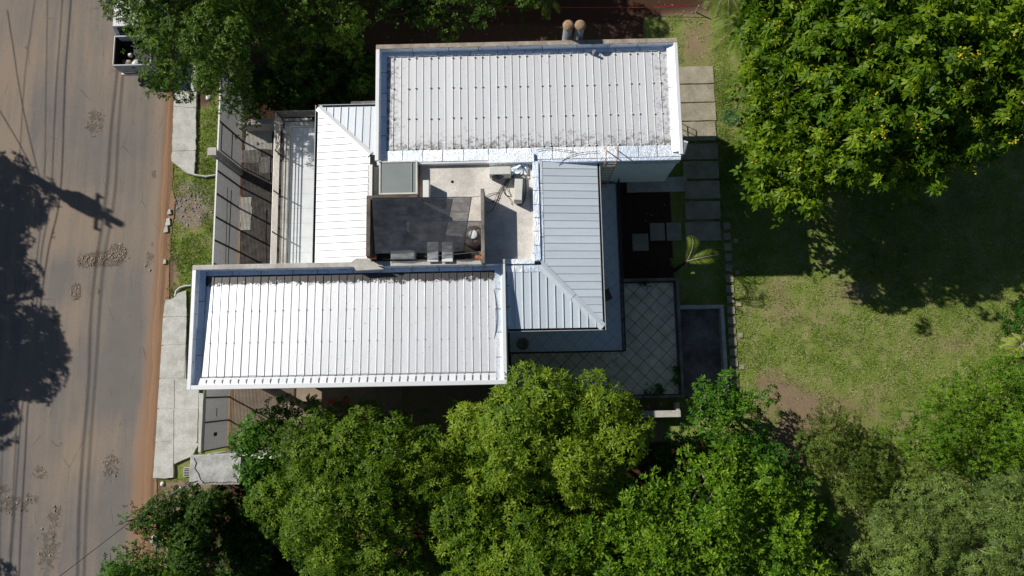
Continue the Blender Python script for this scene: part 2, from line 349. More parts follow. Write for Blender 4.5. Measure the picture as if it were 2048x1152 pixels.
red = np.clip(topred + (X < RX+.6)*.55 + blob(X, Y, 410, 190, 25, 25)*.8 + yard*(Y > 9)*.9 + gb*.12 + shade_soil*1., 0, 1)
cob = blob(X, Y, 385, 415, 50, 40, .4) + blob(X, Y, 380, 390, 30, 30, .4)
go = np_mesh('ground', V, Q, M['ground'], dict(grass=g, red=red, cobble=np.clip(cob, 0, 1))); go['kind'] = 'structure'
gfield = (xs, ys, g.reshape(len(ys), len(xs)))
xs = np.concatenate([[-34, -30], np.arange(-27, RX + .35, .1)]); ys = np.concatenate([[-900, -300, -60, -20], np.arange(-11, 22, .1), [30, 60, 300, 900]])
def road_z(a, b):
    z = .07 + 0*a; z = z - .035*sstep(.0, .35, a - RX + .35); return z + (fbm(a, b, 1.5) - .5)*.012
X, Y, V, Q = grid(xs, ys, road_z)
edge = np.where(np.abs(X - xs[-1]) < .01, (fbm(0*X, Y, .8)-.5)*.35, 0); V[:, 0] += edge
POTS = [(190, 245, 24, 32), (212, 518, 42, 16), (235, 508, 20, 20), (175, 522, 18, 14), (155, 583, 10, 17), (200, 583, 4, 8), (300, 520, 10, 22), (110, 640, 10, 10), (108, 470, 6, 18), (225, 930, 19, 26),
        (82, 945, 16, 15), (30, 1010, 40, 20), (60, 1000, 20, 14), (100, 1100, 24, 50), (115, 1030, 18, 24), (320, 235, 7, 5), (122, 888, 8, 6), (310, 350, 6, 14), (305, 490, 5, 8), (110, 750, 7, 10), (5, 980, 18, 12)]
br = 0*X
for (a, b, c, d) in POTS: br = np.maximum(br, blob(X, Y, a, b, c*1.05, d*1.05, .6)*(.9 if (a, b) in ((212, 518), (235, 508), (175, 522), (155, 583)) else .50))
worn = .33 + (fbm(X, Y, 4) - .5)*.7 + sstep(RX - 1.1, RX - .1, X)*.55 + .2*sstep(5, 13, Y)
for b in ((160, 640, 60, 50), (60, 130, 60, 80), (120, 900, 60, 120), (150, 450, 70, 60), (230, 870, 60, 60), (20, 300, 30, 70), (0, 150, 30, 60)): worn = worn + blob(X, Y, *b, .9)*.3
for b in ((240, 720, 60, 130), (100, 180, 30, 100), (110, 800, 30, 80), (240, 1020, 60, 80), (120, 560, 20, 40)): worn = worn - blob(X, Y, *b, .9)*.35
dw = np.interp(Y, [-11, -6, -3, 1, 5, 9, 14, 22], [1.5, 1.3, 1.15, .8, .55, .45, .4, .4]); dr = np.clip(1.15 - (RX - X)/dw, 0, 1)
ro = np_mesh('road', V, Q, M['road'], dict(worn=worn, broken=br, dirt=dr)); ro['kind'] = 'structure'
# dirt shoulder strip beside the road (bare orange soil, 40 cm)
def mat_dirt():
    m = NT('orange_road_dirt').set(.95, 0, .1); p = m.world(); m.col(m.mix(m.noise(p, 14, 7, .8), (.20, .115, .065), (.38, .24, .15))); m.bump(m.noise(p, 30, 5), .5, .03)
    return m.m
M['dirt'] = mat_dirt()
ysd = np.arange(-11, 22, .12); mb = MB(); vs = []
wl = np.interp(ysd, [-11, -6, -3, 1, 5, 9, 14, 22], [.3, .3, .25, .2, .18, .15, .15, .15]) + (fbm(0*ysd + 3, ysd, 1.1)-.5)*.3
wr = .10 + (fbm(0*ysd + 9, ysd, .9)-.5)*.2
for y, a, b in zip(ysd, wl, wr): vs += [(RX - a, y, .080), (RX - a*.45, y, .086), (RX + b*.3, y, .078), (RX + b + .12, y, .028)]
fs = []
for i in range(len(ysd)-1):
    for k in range(3): fs.append((i*4+k, i*4+k+1, i*4+k+5, i*4+k+4))
o = mb.add(vs, fs).build('dirt_shoulder', M['dirt']); o['kind'] = 'structure'
# rubble stones in the broken patches
def stones(name, spec, mat, label_kind, n_per, smin, smax, z0, parent=None):
    V = []; Fa = []; b = 0
    cube = np.array([(x, y, z) for z in (-1, 1) for (x, y) in ((-1, -1), (1, -1), (1, 1), (-1, 1))], float)
    fc = np.array([(3, 2, 1, 0), (4, 5, 6, 7), (0, 1, 5, 4), (1, 2, 6, 5), (2, 3, 7, 6), (3, 0, 4, 7)])
    for (px, py, rx, ry, dens) in spec:
        n = int(n_per*dens*rx*ry/45**2)
        for _ in range(n):
            t = random.random()*2*math.pi; r = random.random()**.5*1.15; q_ = P(px + rx*r*math.cos(t), py + ry*r*math.sin(t))
            if fbm(q_[0], q_[1], .5) + .35*(1-r) < .5: continue
            cx, cy = P(px + rx*r*math.cos(t), py + ry*r*math.sin(t))
            s = random.uniform(smin, smax); c = cube*np.array([s*random.uniform(.7, 1.4), s*random.uniform(.7, 1.2), s*random.uniform(.3, .6)])
            c = c*(1 + (RNG.random((8, 3))-.5)*.7); c[4:, :2] *= .75; a = random.random()*6.3; ca, sa = math.cos(a), math.sin(a)
            c = c @ np.array([[ca, sa, 0], [-sa, ca, 0], [0, 0, 1]]); c += (cx, cy, z0); V.append(c); Fa.append(fc + b); b += 8
    o = np_mesh(name, np.concatenate(V), np.concatenate(Fa), mat, parent=parent); o['kind'] = 'stuff'; return o
o = stones('road_rubble', [(a, b, c, d, 1.6 if (a, b) in ((212, 518), (235, 508), (175, 522), (155, 583)) else .14) for (a, b, c, d) in POTS], M['stone'], '', 210, .014, .05, .075)
tag(o, 'loose broken stones filling the potholes of the grey road', 'rubble')
o = stones('cobblestones', [(385, 415, 48, 34, 1.), (390, 385, 38, 20, .8), (375, 460, 30, 30, .4)], M['stone_grey'], '', 130, .02, .05, .01)
tag(o, 'grey cobbles showing through the grass verge beside the slatted fence', 'cobbles')
# ------------------------------------------------------------------ sidewalk
def rough_poly(pts, amp=.015, step=.15):
    out = []; n = len(pts)
    for i in range(n):
        a = pts[i]; b = pts[(i+1) % n]; L_ = math.hypot(b[0]-a[0], b[1]-a[1]); k = max(1, int(L_/step))
        for j in range(k):
            t = j/k; out.append((a[0]+t*(b[0]-a[0]) + random.uniform(-amp, amp)*(j > 0), a[1]+t*(b[1]-a[1]) + random.uniform(-amp, amp)*(j > 0)))
    return out
sw = thing('sidewalk', kind='structure', loc=(0, 0, 0))
def slab(pts, mat=None, parent=sw, z0=-.02, z1=.13, amp=.008): return MB().prism(rough_poly(wp(pts, z1), amp), z0, z1).build('slab', mat or M['walk'], parent)
slab([(352, 150), (394, 140), (392, 215), (347, 213)], amp=.025); slab([(347, 215), (392, 217), (391, 300), (344, 302)], amp=.025); slab([(344, 304), (391, 302), (388, 347), (380, 345), (357, 333), (343, 322)], amp=.03)
slab([(350, 100), (390, 90), (394, 138), (352, 148)], amp=.02)
slab([(331, 600), (345, 598), (356, 586), (372, 581), (373, 633), (326, 633)]); slab([(326, 635), (373, 635), (371, 689), (323, 690)]); slab([(323, 692), (371, 691), (369, 756), (319, 756)])
slab([(319, 758), (348, 760), (348, 817), (315, 816)]); slab([(350, 759), (398, 762), (396, 819), (350, 817)]); slab([(315, 818), (347, 819), (347, 882), (311, 884)])
slab([(349, 819), (396, 821), (394, 884), (349, 882)]); slab([(311, 886), (347, 884), (346, 955), (331, 957), (306, 956)]); slab([(349, 884), (398, 886), (384, 912), (365, 920), (348, 928)])
slab([(398, 786), (407, 787), (401, 905), (396, 904)])
MB().prism(wp([(350, 102), (392, 92), (390, 300), (386, 342), (345, 320), (345, 302)], .11), -.02, .112).build('slab_bed', M['walk'], sw); MB().prism(wp([(333, 603), (371, 584), (372, 758), (397, 764), (393, 884), (348, 924), (344, 953), (308, 953)], .11), -.02, .112).build('slab_bed', M['walk'], sw)
# curved kerb lips where the walk ends
def lip(pts, name='kerb'):
    q = [(*P(a, b, .13), .11) for a, b in pts]; o = MB().tube(q, .05, 5).build(name, M['walk'], sw); return o
lip([(362, 335), (375, 345), (392, 350), (412, 353), (431, 350)]); lip([(350, 592), (352, 582), (360, 575), (370, 572), (382, 571)])
for a, b, r in ((338, 445, .11), (334, 460, .09), (341, 425, .08), (331, 524, .07)):
    x, y = P(a, b); tag(MB().prism(rough_poly([(x-r, y-r*1.6), (x+r, y-r*1.2), (x+r*.7, y+r*1.7), (x-r*.6, y+r*1.4)], .02, .08), -.02, .12).build('kerb_stone', M['walk'], sw))
x, y = P(373, 944, .1)
mt = thing('meter_box', 'small dark grated utility box in the verge beside the concrete booth', 'meter box', (x, y, 0)); MB().box(-.13, -.2, 0, .13, .2, .1).build('frame', M['conc'], mt)
for k in range(5): MB().box(-.10, -.17 + k*.072, .1, .10, -.13 + k*.072, .115).build('bar', M['post'], mt)
# small litter
def lump(name, px, py, r, mat, label, cat, z=.03, sq=.6):
    x, y = P(px, py, z); mb = MB(); n = 9; prof = []
    for k, (a, zz) in enumerate(((.35, 0), (.9, .12), (1, .4), (.75, .75), (.3, .98), (.05, 1))): prof.append((a*r, zz*r*sq*1.6))
    mb.lathe(prof, 0, 0, n); mb.v = [(a*(1+random.uniform(-.25, .25)), b*(1+random.uniform(-.25, .25)), c*(1+random.uniform(-.15, .2))) for a, b, c in mb.v]
    return tag(mb.build(name, mat, None, True, (x, y, z-.02)), label, cat)
lump('plastic_bag', 417, 195, .13, M['white'], 'crumpled white plastic bag lying at the fence foot under the corner tree', 'bag')
lump('plastic_bag', 325, 968, .10, M['white'], 'scrap of white plastic on the dirt below the sidewalk end', 'bag')
for k, (a, b, c) in enumerate(((310, 1078, .2), (322, 1086, .14), (336, 1100, .12), (312, 1090, .1))):
    lump('rubble_piece', a, b, c, M['conc'], ['largest pale concrete lump of the heap beneath the corner bush', 'middle sized concrete lump beside the largest one', 'small concrete lump nearest the dark bush', 'smallest concrete chip of the roadside heap'][k], 'rubble', sq=.5)
# ------------------------------------------------------------------ house
house = thing('house', 'modern white house of two flat wings with ribbed metal roofs round a service deck', 'house', (0, 0, 0))
ZT = 6.2
PITCH = .283
def foil_sheet(x0, y0, z0, x1, y1, z1, parent, axis_, seg=.95, thick=.004):
    """strip of overlapping foil sheets; axis_ = long direction; (z0 at start side, z1 at other side)"""
    L_ = (x1-x0) if axis_ == 'x' else (y1-y0); n = max(1, round(abs(L_)/seg)); out = []
    cuts = [0] + [k/n + random.uniform(-.12, .12)/n for k in range(1, n)] + [1]
    for k in range(n):
        a, b = cuts[k], cuts[k+1]; lift = .003*(k % 2)
        if axis_ == 'x': A = (x0+a*L_, y0, z0+lift); B = (x0+b*L_, y0, z0+lift); C_ = (x0+b*L_, y1, z1+lift); D_ = (x0+a*L_, y1, z1+lift)
        else: A = (x0, y0+a*L_, z0+lift); B = (x1, y0+a*L_, z1+lift); C_ = (x1, y0+b*L_, z1+lift); D_ = (x0, y0+b*L_, z0+lift)
        mb = MB(); m_ = 6; vs = []; 
        for i in range(m_+1):
            for j in range(3):
                s, t = i/m_, j/2
                p = [(A[q]*(1-s)+B[q]*s)*(1-t) + (D_[q]*(1-s)+C_[q]*s)*t for q in range(3)]
                jx = .006; p = [p[0]+random.uniform(-jx, jx)*.5, p[1]+random.uniform(-jx, jx)*.5, p[2]+random.uniform(-.004, .005)]; vs.append(p)
        fs = [(i*3+j, (i+1)*3+j, (i+1)*3+j+1, i*3+j+1) for i in range(m_) for j in range(2)]
        out.append(mb.add(vs, fs).build('flashing', M['foil'], parent))
        # raised lap seam
        mb = MB()
        if 0 < k:
            mb.tube([tuple(A[q] + (.004 if q == 2 else 0) for q in range(3)), tuple((D_ if True else B)[q] + (.004 if q == 2 else 0) for q in range(3))] if axis_ == 'x' else
                    [tuple(A[q] + (.004 if q == 2 else 0) for q in range(3)), tuple(B[q] + (.004 if q == 2 else 0) for q in range(3))], .009, 4).build('lap_seam', M['black'], parent)
    return out
def wing(x0, y0, x1, y1, zt, zN, zS, roofm, name_label, capN, pw=.13, south_par=True, bottom=2.73):
    """box wing: walls, parapets, sloping ribbed roof"""
    # walls (hollow box)
    for (a, b, c, d) in ((x0, y0, x1, y0+.15), (x0, y1-.15, x1, y1), (x0, y0+.15, x0+.15, y1-.15), (x1-.15, y0+.15, x1, y1-.15)):
        MB().box(a, b, bottom, c, d, (5.9 if (not south_par and b == y0) else zt-.12)).build('wall', M['wall'], house)
    MB().box(x0+.15, y0+.15, bottom, x1-.15, y1-.15, bottom+.2).build('floor_slab', M['wall_in'], house)
    for k, (a, b, c, d, mt) in enumerate(((x0-.012, y1-.17, x1+.012, y1+.012, capN), (x0-.012, y0-.012, x0+pw, y1-.17, M['roof_west']), (x1-pw, y0-.012, x1+.012, y1-.17, M['roof_west']), (x0+pw, y0-.012, x1-pw, y0+.15, M['roof_west']))):
        if k == 3 and not south_par: continue
        o = MB().box(a, b, zt-.12, c, d, zt, .012).build('parapet', mt, house); 
        if k == 0 and capN is M['coping']: o['label'] = 'brown stained concrete coping'
    rf = MB().add([(x0+.13, y0+.13, zS-.06), (x1-.13, y0+.13, zS-.06), (x1-.13, y1-.15, zN-.06), (x0+.13, y1-.15, zN-.06)], [(0, 1, 2, 3)]).build('roof', roofm, house)
    ya, yb = y0+.42, y1-.32; zf = lambda y: zS + (zN-zS)*(y-y0)/(y1-y0)
    xa, xb = x0+.34, x1-.34; n = round((xb-xa)/PITCH); pt = (xb-xa)/n
    mb = MB(); za, zb = zf(ya), zf(yb); hr = .022
    mb.add([(0, ya, za), (pt-.03, ya, za), (pt-.03, yb, zb), (0, yb, zb)], [(0, 1, 2, 3)])
    mb.add([(pt-.032, ya, za-.0), (pt-.024, ya, za+hr), (pt-.006, ya, za+hr), (pt-.0005, ya, za-.005), (pt-.032, yb, zb), (pt-.024, yb, zb+hr), (pt-.006, yb, zb+hr), (pt-.0005, yb, zb-.005)],
           [(0, 1, 5, 4)[::-1], (1, 2, 6, 5)[::-1], (2, 3, 7, 6)[::-1], (0, 1, 2, 3), (4, 5, 6, 7)[::-1]])
    mb.f = [q if i else q for i, q in enumerate(mb.f)]
    me = mb.mesh('roof_panel', roofm)
    for k in range(n):
        inst('roof_panel', me, rf, (xa + k*pt, 0, random.uniform(-.003, .003)))
    return rf, xa, xb, ya, yb, pt, n, zf
# rear wing
rr, xa, xb, ya, yb, pt, n, zf = wing(-5.21, 8.40, 6.12, 12.92, ZT, 5.86, 5.91, M['roof_rear'], '', M['coping'], south_par=False)
capm = MB()
for k in range(n):
    if k % 3 == 1: continue
    for fy in (.02, .335, .655, .975):
        y = ya + (yb-ya)*fy + random.uniform(-.02, .02); x = xa + (k+1)*pt - .015; z = zf(y) + .035
        capm.lathe([(.036, z-.03), (.036, z+.012), (.016, z+.028)], x, y, 7)
capm.build('fixing_caps', M['cream'], rr)['kind'] = 'stuff'
x0, y0, x1, y1 = -5.21, 8.40, 6.12, 12.92
foil_sheet(x0+.13, y1-.17, ZT-.01, x1-.13, y1-.185, 5.90, rr, 'x', 1.3); foil_sheet(x0+.13, y1-.19, 5.895, x1-.13, y1-.345, 5.905, rr, 'x', 1.1)
foil_sheet(x0+.13, y0+.1, ZT-.01, x0+.145, y1-.19, 5.92, rr, 'y', 1.); foil_sheet(x0+.15, y0+.1, 5.925, x0+.36, y1-.19, 5.925, rr, 'y', .8)
foil_sheet(x1-.36, y0+.15, 5.97, x1-.13, y1-.2, 6.06, rr, 'y', .9)
foil_sheet(x0+.13, y0+.0, 5.93, x1-.02, y0+.44, 5.935, rr, 'x', .8)
# foil collars between the ribs at the south foot
MB().box(-1.03, 8.24, 5.5, .66, 8.62, 6.06, .02).build('parapet', M['foil'], house)
MB().box(.66, 8.26, 5.5, 6.10, 8.395, 5.925, .02).build('parapet', M['foil'], house)
MB().box(-5.2, 8.30, 5.5, -1.03, 8.395, 5.915, .02).build('parapet', M['roof_west'], house)
# front wing
fr, xa, xb, ya, yb, pt, n, zf = wing(-11.78, .15, -.49, 4.60, ZT, 5.80, 5.97, M['roof_front'], '', M['conc'])
x0, y0, x1, y1 = -11.78, .15, -.49, 4.60
capm = MB()
for k in range(n):
    if k % 3 == 1: continue
    for fy in (.33, .64):
        y = ya + (yb-ya)*fy; z = zf(y) + .035; capm.lathe([(.018, z-.02), (.018, z+.01), (.008, z+.018)], xa + (k+1)*pt - .015, y, 6)
capm.build('fixing_caps', M['cream'], fr)['kind'] = 'stuff'
foil_sheet(x0+.13, y1-.17, ZT-.01, x1-.13, y1-.19, 5.87, fr, 'x', 1.1); foil_sheet(x0+.13, y1-.19, 5.86, x1-.13, y1-.34, 5.85, fr, 'x', 1.1)
foil_sheet(x0+.13, y0+.1, ZT-.01, x0+.15, y1-.19, 5.95, fr, 'y', .9)
foil_sheet(x0+.15, y0+.1, 5.985, x0+.36, y0+2.2, 5.975, fr, 'y', .85); foil_sheet(x0+.15, y0+2.2, 5.93, x0+.36, y1-.19, 5.90, fr, 'y', .85)
foil_sheet(x1-.38, y0+.1, 6.07, x1-.10, y1-.19, 6.0, fr, 'y', .85)
for k in range(n):     # white membrane turned up between ribs at the south foot
    a = xa + k*pt; MB().add([(a+.02, y0+.14, 6.14), (a+pt-.04, y0+.14, 6.14), (a+pt-.04, y0+.40, 6.00), (a+.02, y0+.40, 6.00)], [(0, 1, 2, 3)]).build('flashing', M['roof_west'], fr)
MB().tube([(a, .60 + random.uniform(-.012, .012) , 5.985) for a in np.linspace(x0+.3, x1-.3, 60)], .006, 4).build('lap_seam', M['steel'], fr)
MB().tube([PV(988+6*math.sin(t*3), 578 + t*100, 6.08) for t in np.linspace(0, 1, 9)], .012, 5).build('cable', M['rope'], fr)
# ground floor core and columns
def wbox(x0, y0, z0, x1, y1, z1, mat='wall_in', name='wall'): return MB().box(x0, y0, z0, x1, y1, z1).build(name, M[mat], house)
wbox(-7.2, .35, -.05, -.55, 4.5, 2.73); wbox(-7.0, 4.5, -.05, .4, 12.2, 2.72, name='wall'); wbox(.4, 9.5, -.05, 5.0, 12.0, 2.73)
for (a, b) in ((-11.5, .4), (-11.5, 4.3), (-9.3, .4)): MB().box(a, b-.12, -.05, a+.22, b+.12, 2.73).build('column', M['wall_in'], house)
# upper floor core under deck / hips
wbox(-6.6, 4.6, 2.72, .9, 8.25, 5.42, 'wall'); wbox(-6.6, 8.25, 2.72, -5.22, 10.0, 5.35, 'wall'); wbox(-.45, 3.1, 2.72, 2.2, 4.6, 5.3, 'wall'); wbox(.9, 4.6, 2.72, 2.2, 8.38, 5.3, 'wall')
# ------------------------------------------------------------------ hip roofs
def hip_strip(parent, mat, e0, e1, dirv, l0, l1, nrm, rib=.03, gap=.004):
    """one panel: base edge from e0 to e1 (along the eave), running up dirv with lengths l0/l1"""
    e0, e1, d, nr = Vector(e0), Vector(e1), Vector(dirv), Vector(nrm)
    a = (e1-e0).normalized(); mb = MB(); v = [e0 + a*gap, e1 - a*.028, e1 - a*.028 + d*l1, e0 + a*gap + d*l0]; mb.add(v, [(0, 1, 2, 3)])
    w0 = e1 - a*.028; w1 = e1; r = [w0, w0+nr*rib+a*.005, w1+nr*rib-a*.005, w1]; mb.add(r + [q + d*l1 for q in r], [(0, 1, 5, 4)[::-1], (1, 2, 6, 5)[::-1], (2, 3, 7, 6)[::-1], (0, 1, 2, 3), (4, 5, 6, 7)[::-1]])
    o = mb.build('roof_panel', mat, parent); return o
def norm(v): return tuple(Vector(v).normalized())
# east hip
ZE, ZR = 5.72, 5.97; ex, ey = 3.01, 2.12; tx, ty = .82, 4.38; sl_ = (ZR-ZE)/(ex-tx); cz = math.hypot(1, sl_)
he = MB().add([(ex, ey, ZE-.03), (ex, 8.35, ZE-.03), (tx, 8.35, ZR-.03), (tx, ty, ZR-.03), (-.45, ty, ZR-.03), (-.45, ey, ZE-.03)], [(0, 1, 2, 3), (5, 0, 3, 4)]).build('roof', M['gutter'], house)
y = ey
while y < 8.30:
    y2 = min(y+PITCH, 8.32); g0 = min(y-ey, ex-tx); g1 = min(y2-ey, ex-tx)
    hip_strip(he, M['roof_east'], (ex, y, ZE), (ex, y2, ZE), (-1/cz, 0, sl_/cz), g0*cz, g1*cz, (sl_/cz, 0, 1/cz), .02); y = y2
mns = M['roof_east2'] = mat_metal_roof('galvanised_roof_metal_south', (.62, .69, .74), .2, (.42, .45, .47), .5, .2, None)
xx = -.44
while xx < ex - .02:
    x2 = min(xx+PITCH*1.03, ex); g0 = min(ex-xx, ty-ey); g1 = min(ex-x2, ty-ey)
    hip_strip(he, mns, (xx, ey, ZE), (x2, ey, ZE), (0, 1/cz, sl_/cz), g0*cz, g1*cz, (0, -sl_/cz, 1/cz), .035); xx = x2
mb = MB(); a = Vector((ex, ey, ZE+.03)); b = Vector((tx, ty, ZR+.05)); pn = Vector((1, 1, 0)).normalized()
for k in range(2):
    p0 = a.lerp(b, k*.5 - (.012 if k else 0)); p1 = a.lerp(b, k*.5+.5); mb = MB(); z = Vector((0, 0, .012*k)); w_ = .15
    mb.add([p0 - pn*w_ - Vector((0, 0, .035)) + z, p0 + z, p0 + pn*w_ - Vector((0, 0, .035)) + z, p1 - pn*w_ - Vector((0, 0, .035)) + z, p1 + z, p1 + pn*w_ - Vector((0, 0, .035)) + z], [(0, 3, 4, 1), (1, 4, 5, 2)]).build('hip_cap', M['roof_east'], he)
def gutter(pts, parent, w_=.1, mat='gutter', lip_='gutter_lt', side=1):
    """open gutter along an L of eaves; offsets outward"""
    for (p, q) in pts:
        (x0, y0), (x1, y1) = p, q
        if abs(x0-x1) < .01:   # runs N-S, outward = side
            s = side; xo = x0 + s*w_
            MB().box(min(x0, xo), y0, 5.56, max(x0, xo), y1, 5.61).build('gutter', M[mat], parent); MB().box(xo, y0, 5.56, xo + s*.02, y1, 5.72).build('gutter_lip', M[lip_], parent)
            MB().box(x0 - s*.03, y0, 5.56, x0, y1, 5.695).build('fascia', M[mat], parent)
        else:
            s = -1 if y0 < 5 else 1; yo = y0 + s*w_
            MB().box(x0, min(y0, yo), 5.56, x1, max(y0, yo), 5.61).build('gutter', M[mat], parent); MB().box(x0, yo, 5.56, x1, yo + s*.02, 5.72).build('gutter_lip', M[lip_], parent)
            MB().box(x0, y0, 5.56, x1, y0 - s*.03, 5.695).build('fascia', M[mat], parent)
gutter([((ex+.01, ey-.1), (ex+.01, 8.37)), ((-.45, ey-.01), (ex-.0, ey-.01))], he, .07, side=1)
foil_sheet(tx-.02, ty+.1, 5.99, tx+.12, 8.3, 5.97, he, 'y', .9); foil_sheet(-.45, ty-.22, 5.97, tx+.1, ty+.02, 6.0, he, 'x', .6)
foil_sheet(-.49, ey+.1, 5.85, -.33, ty, 6.0, he, 'y', .8)
wbox(-.35, ey+.1, 5.42, ex-.1, 8.3, 5.54, 'wall', 'soffit')
# west hip
wx, wy = -7.50, 10.69; ux, uy = -5.45, 8.69; he2 = MB().add([(wx, 4.6, ZE-.03), (wx, wy, ZE-.03), (ux, uy, ZR-.03), (ux, 4.6, ZR-.03), (-5.22, wy, ZE-.03), (-5.22, uy, ZR-.03)], [(0, 3, 2, 1), (1, 2, 5, 4)]).build('roof', M['gutter'], house)
sl2 = (ZR-ZE)/(ux-wx); c2 = math.hypot(1, sl2)
y = 4.6
while y < wy-.02:
    y2 = min(y+PITCH*.95, wy); g0 = min(wy-y, ux-wx); g1 = min(wy-y2, ux-wx)
    # eave runs southward so that the rib sits on the north edge of each panel
    hip_strip(he2, M['roof_west'], (wx, y2, ZE), (wx, y, ZE), (1/c2, 0, sl2/c2), g1*c2, g0*c2, (-sl2/c2, 0, 1/c2), .024, .011); y = y2
xx = wx
mnw = mat_metal_roof('silver_roof_metal_north', (.74, .78, .82), .1, (.5, .5, .5), .45, .5, None)
while xx < -5.25:
    x2 = min(xx+PITCH, -5.22); g0 = min(xx-wx, wy-uy); g1 = min(x2-wx, wy-uy)
    hip_strip(he2, mnw, (x2, wy, ZE), (xx, wy, ZE), (0, -1/c2, sl2/c2), g1*c2, g0*c2, (0, sl2/c2, 1/c2)); xx = x2
a = Vector((wx, wy, ZE+.03)); b = Vector((ux, uy, ZR+.05)); pn = Vector((1, 1, 0)).normalized(); w_ = .14; dz = Vector((0, 0, .035))
MB().add([a - pn*w_ - dz, a, a + pn*w_ - dz, b - pn*w_ - dz, b, b + pn*w_ - dz], [(0, 1, 4, 3), (1, 2, 5, 4)]).build('hip_cap', M['roof_west'], he2)
gutter([((wx-.01, 4.6), (wx-.01, wy+.1)), ((wx+.0, wy+.01), (-5.22, wy+.01))], he2, .08, side=-1)
MB().box(ux-.02, 4.6, 5.8, ux+.1, 8.3, 6.02).build('coping', M['roof_west'], house)
foil_sheet(-5.55, 8.7, 5.93, -5.215, 10.8, 5.36, he2, 'x', .4) if False else None
wbox(wx+.1, 4.7, 5.42, -6.6, wy-.1, 5.54, 'wall', 'soffit')
# ------------------------------------------------------------------ service deck
ZD = 5.72
MB().box(-5.35, 4.6, 5.42, .6, 8.30, ZD).build('roof_deck', M['deckc'], house)
MB().box(-5.53, 6.98, 5.3, -5.35, 8.3, 5.98, .01).build('parapet', M['conc'], house)
MB().box(.58, 4.55, 5.3, .80, 8.3, 6.03, .02).build('parapet', M['foil'], house); foil_sheet(.58, 4.6, 6.04, .80, 8.25, 6.04, he, 'y', .55)
MB().box(-.50, 4.45, 5.3, .60, 4.66, 5.93, .02).build('parapet', M['foil'], house)
MB().box(.50, 4.9, ZD, .58, 8.0, 5.78).build('kerb', M['deckc'], house)
MB().prism(wp([(703, 524), (712, 517), (735, 517), (750, 530), (768, 538), (712, 541)], 6.2), 5.9, 6.215).build('patch', M['conc'], house)
# skylight
sk = thing('skylight'); sk.parent = house; a = P(760, 325, 5.95); b = P(836, 400, 5.95)
X0, Y1 = a; X1, Y0 = b; Y0 = 7.12
MB().box(X0, Y0, 5.5, X1, Y1, 5.88).build('curb', M['wall'], sk)
for (c, d, e, f_) in ((X0, Y0, X0+.06, Y1), (X1-.06, Y0, X1, Y1), (X0+.06, Y1-.06, X1-.06, Y1), (X0+.06, Y0, X1-.06, Y0+.06)): MB().box(c, d, 5.74, e, f_, 6.10, .006).build('frame', M['cream'], sk)
MB().box(X0+.06, Y0+.06, 5.90, X1-.06, Y1-.06, 6.07).build('pane', M['opal'], sk); MB().box(X1-.22, Y0+.06, 6.07, X1-.20, Y1-.06, 6.10).build('rail', M['steel'], sk)
MB().box(X1+.03, Y0, 5.5, X1+.09, Y1, 5.80).build('wall', M['copper'], house)
# white box duct
a = P(848, 365, 6.05); b = P(859, 398, 6.05)
vb = thing('roof_duct', 'narrow white boxed duct standing between the skylight and the shade net', 'duct', ((a[0]+b[0])/2, (a[1]+b[1])/2, ZD)); MB().box(-.11, -.32, 0, .11, .34, .55, .01).build('casing', M['white'], vb); MB().tube([(-.12, .06, .3), (-.16, .06, .3)], .04, 8).build('outlet', M['black'], vb)
# water-tank enclosure
zt = 6.76
enc = thing('tank_enclosure'); enc.parent = house
def W2(px0, py0, px1, py1, z, name, mat, z0=ZD):
    a = P(px0, py0, z); b = P(px1, py1, z); return MB().box(a[0], b[1], z0, b[0], a[1], z, .01).build(name, mat, enc)
W2(733, 391, 740, 512, zt, 'wall', M['block']); W2(741, 391, 835, 397, zt, 'wall', M['block']); W2(961, 377, 970, 526, zt, 'wall', M['conc_dark'])
W2(740, 521, 972, 528, 5.95, 'wall', M['block'])
for (u, v_) in ((738, 512), (746, 513), (964, 506), (964, 515), (955, 514)):
    x, y = P(u, v_, zt-.2); MB().box(x-.09, y-.06, zt-.40, x+.09, y+.06, zt-.2, .008).build('brick', M['brick'], enc)
MB().tube([PV(850, 514, 6.3), PV(968, 503, 6.35)], .012, 5).build('rail', M['steel'], enc); MB().tube([PV(765, 518, 6.2), PV(925, 522, 6.2)], .012, 5).build('rail', M['steel'], enc)
tf = MB().prism([P(744, 398, ZD)+() , P(905, 398, ZD), P(890, 470, ZD), P(962, 478, ZD), P(962, 522, ZD), P(744, 522, ZD)], ZD-.02, ZD+.02).build('floor_patch', stained('dark_tank_floor', (.16, .14, .12), (.04, .035, .03), .7, sc=3), enc)
for (a, b, c) in ((770, 430, .25), (905, 505, .12), (930, 512, .1), (780, 508, .1), (838, 512, .14), (752, 470, .4)):
    q_ = P(a, b, ZD+.2); MB().box(q_[0]-c*.5, q_[1]-c*.4, ZD+.02, q_[0]+c*.5, q_[1]+c*.4, ZD+.1+c*.6, .01).build('block', M['block'], enc)
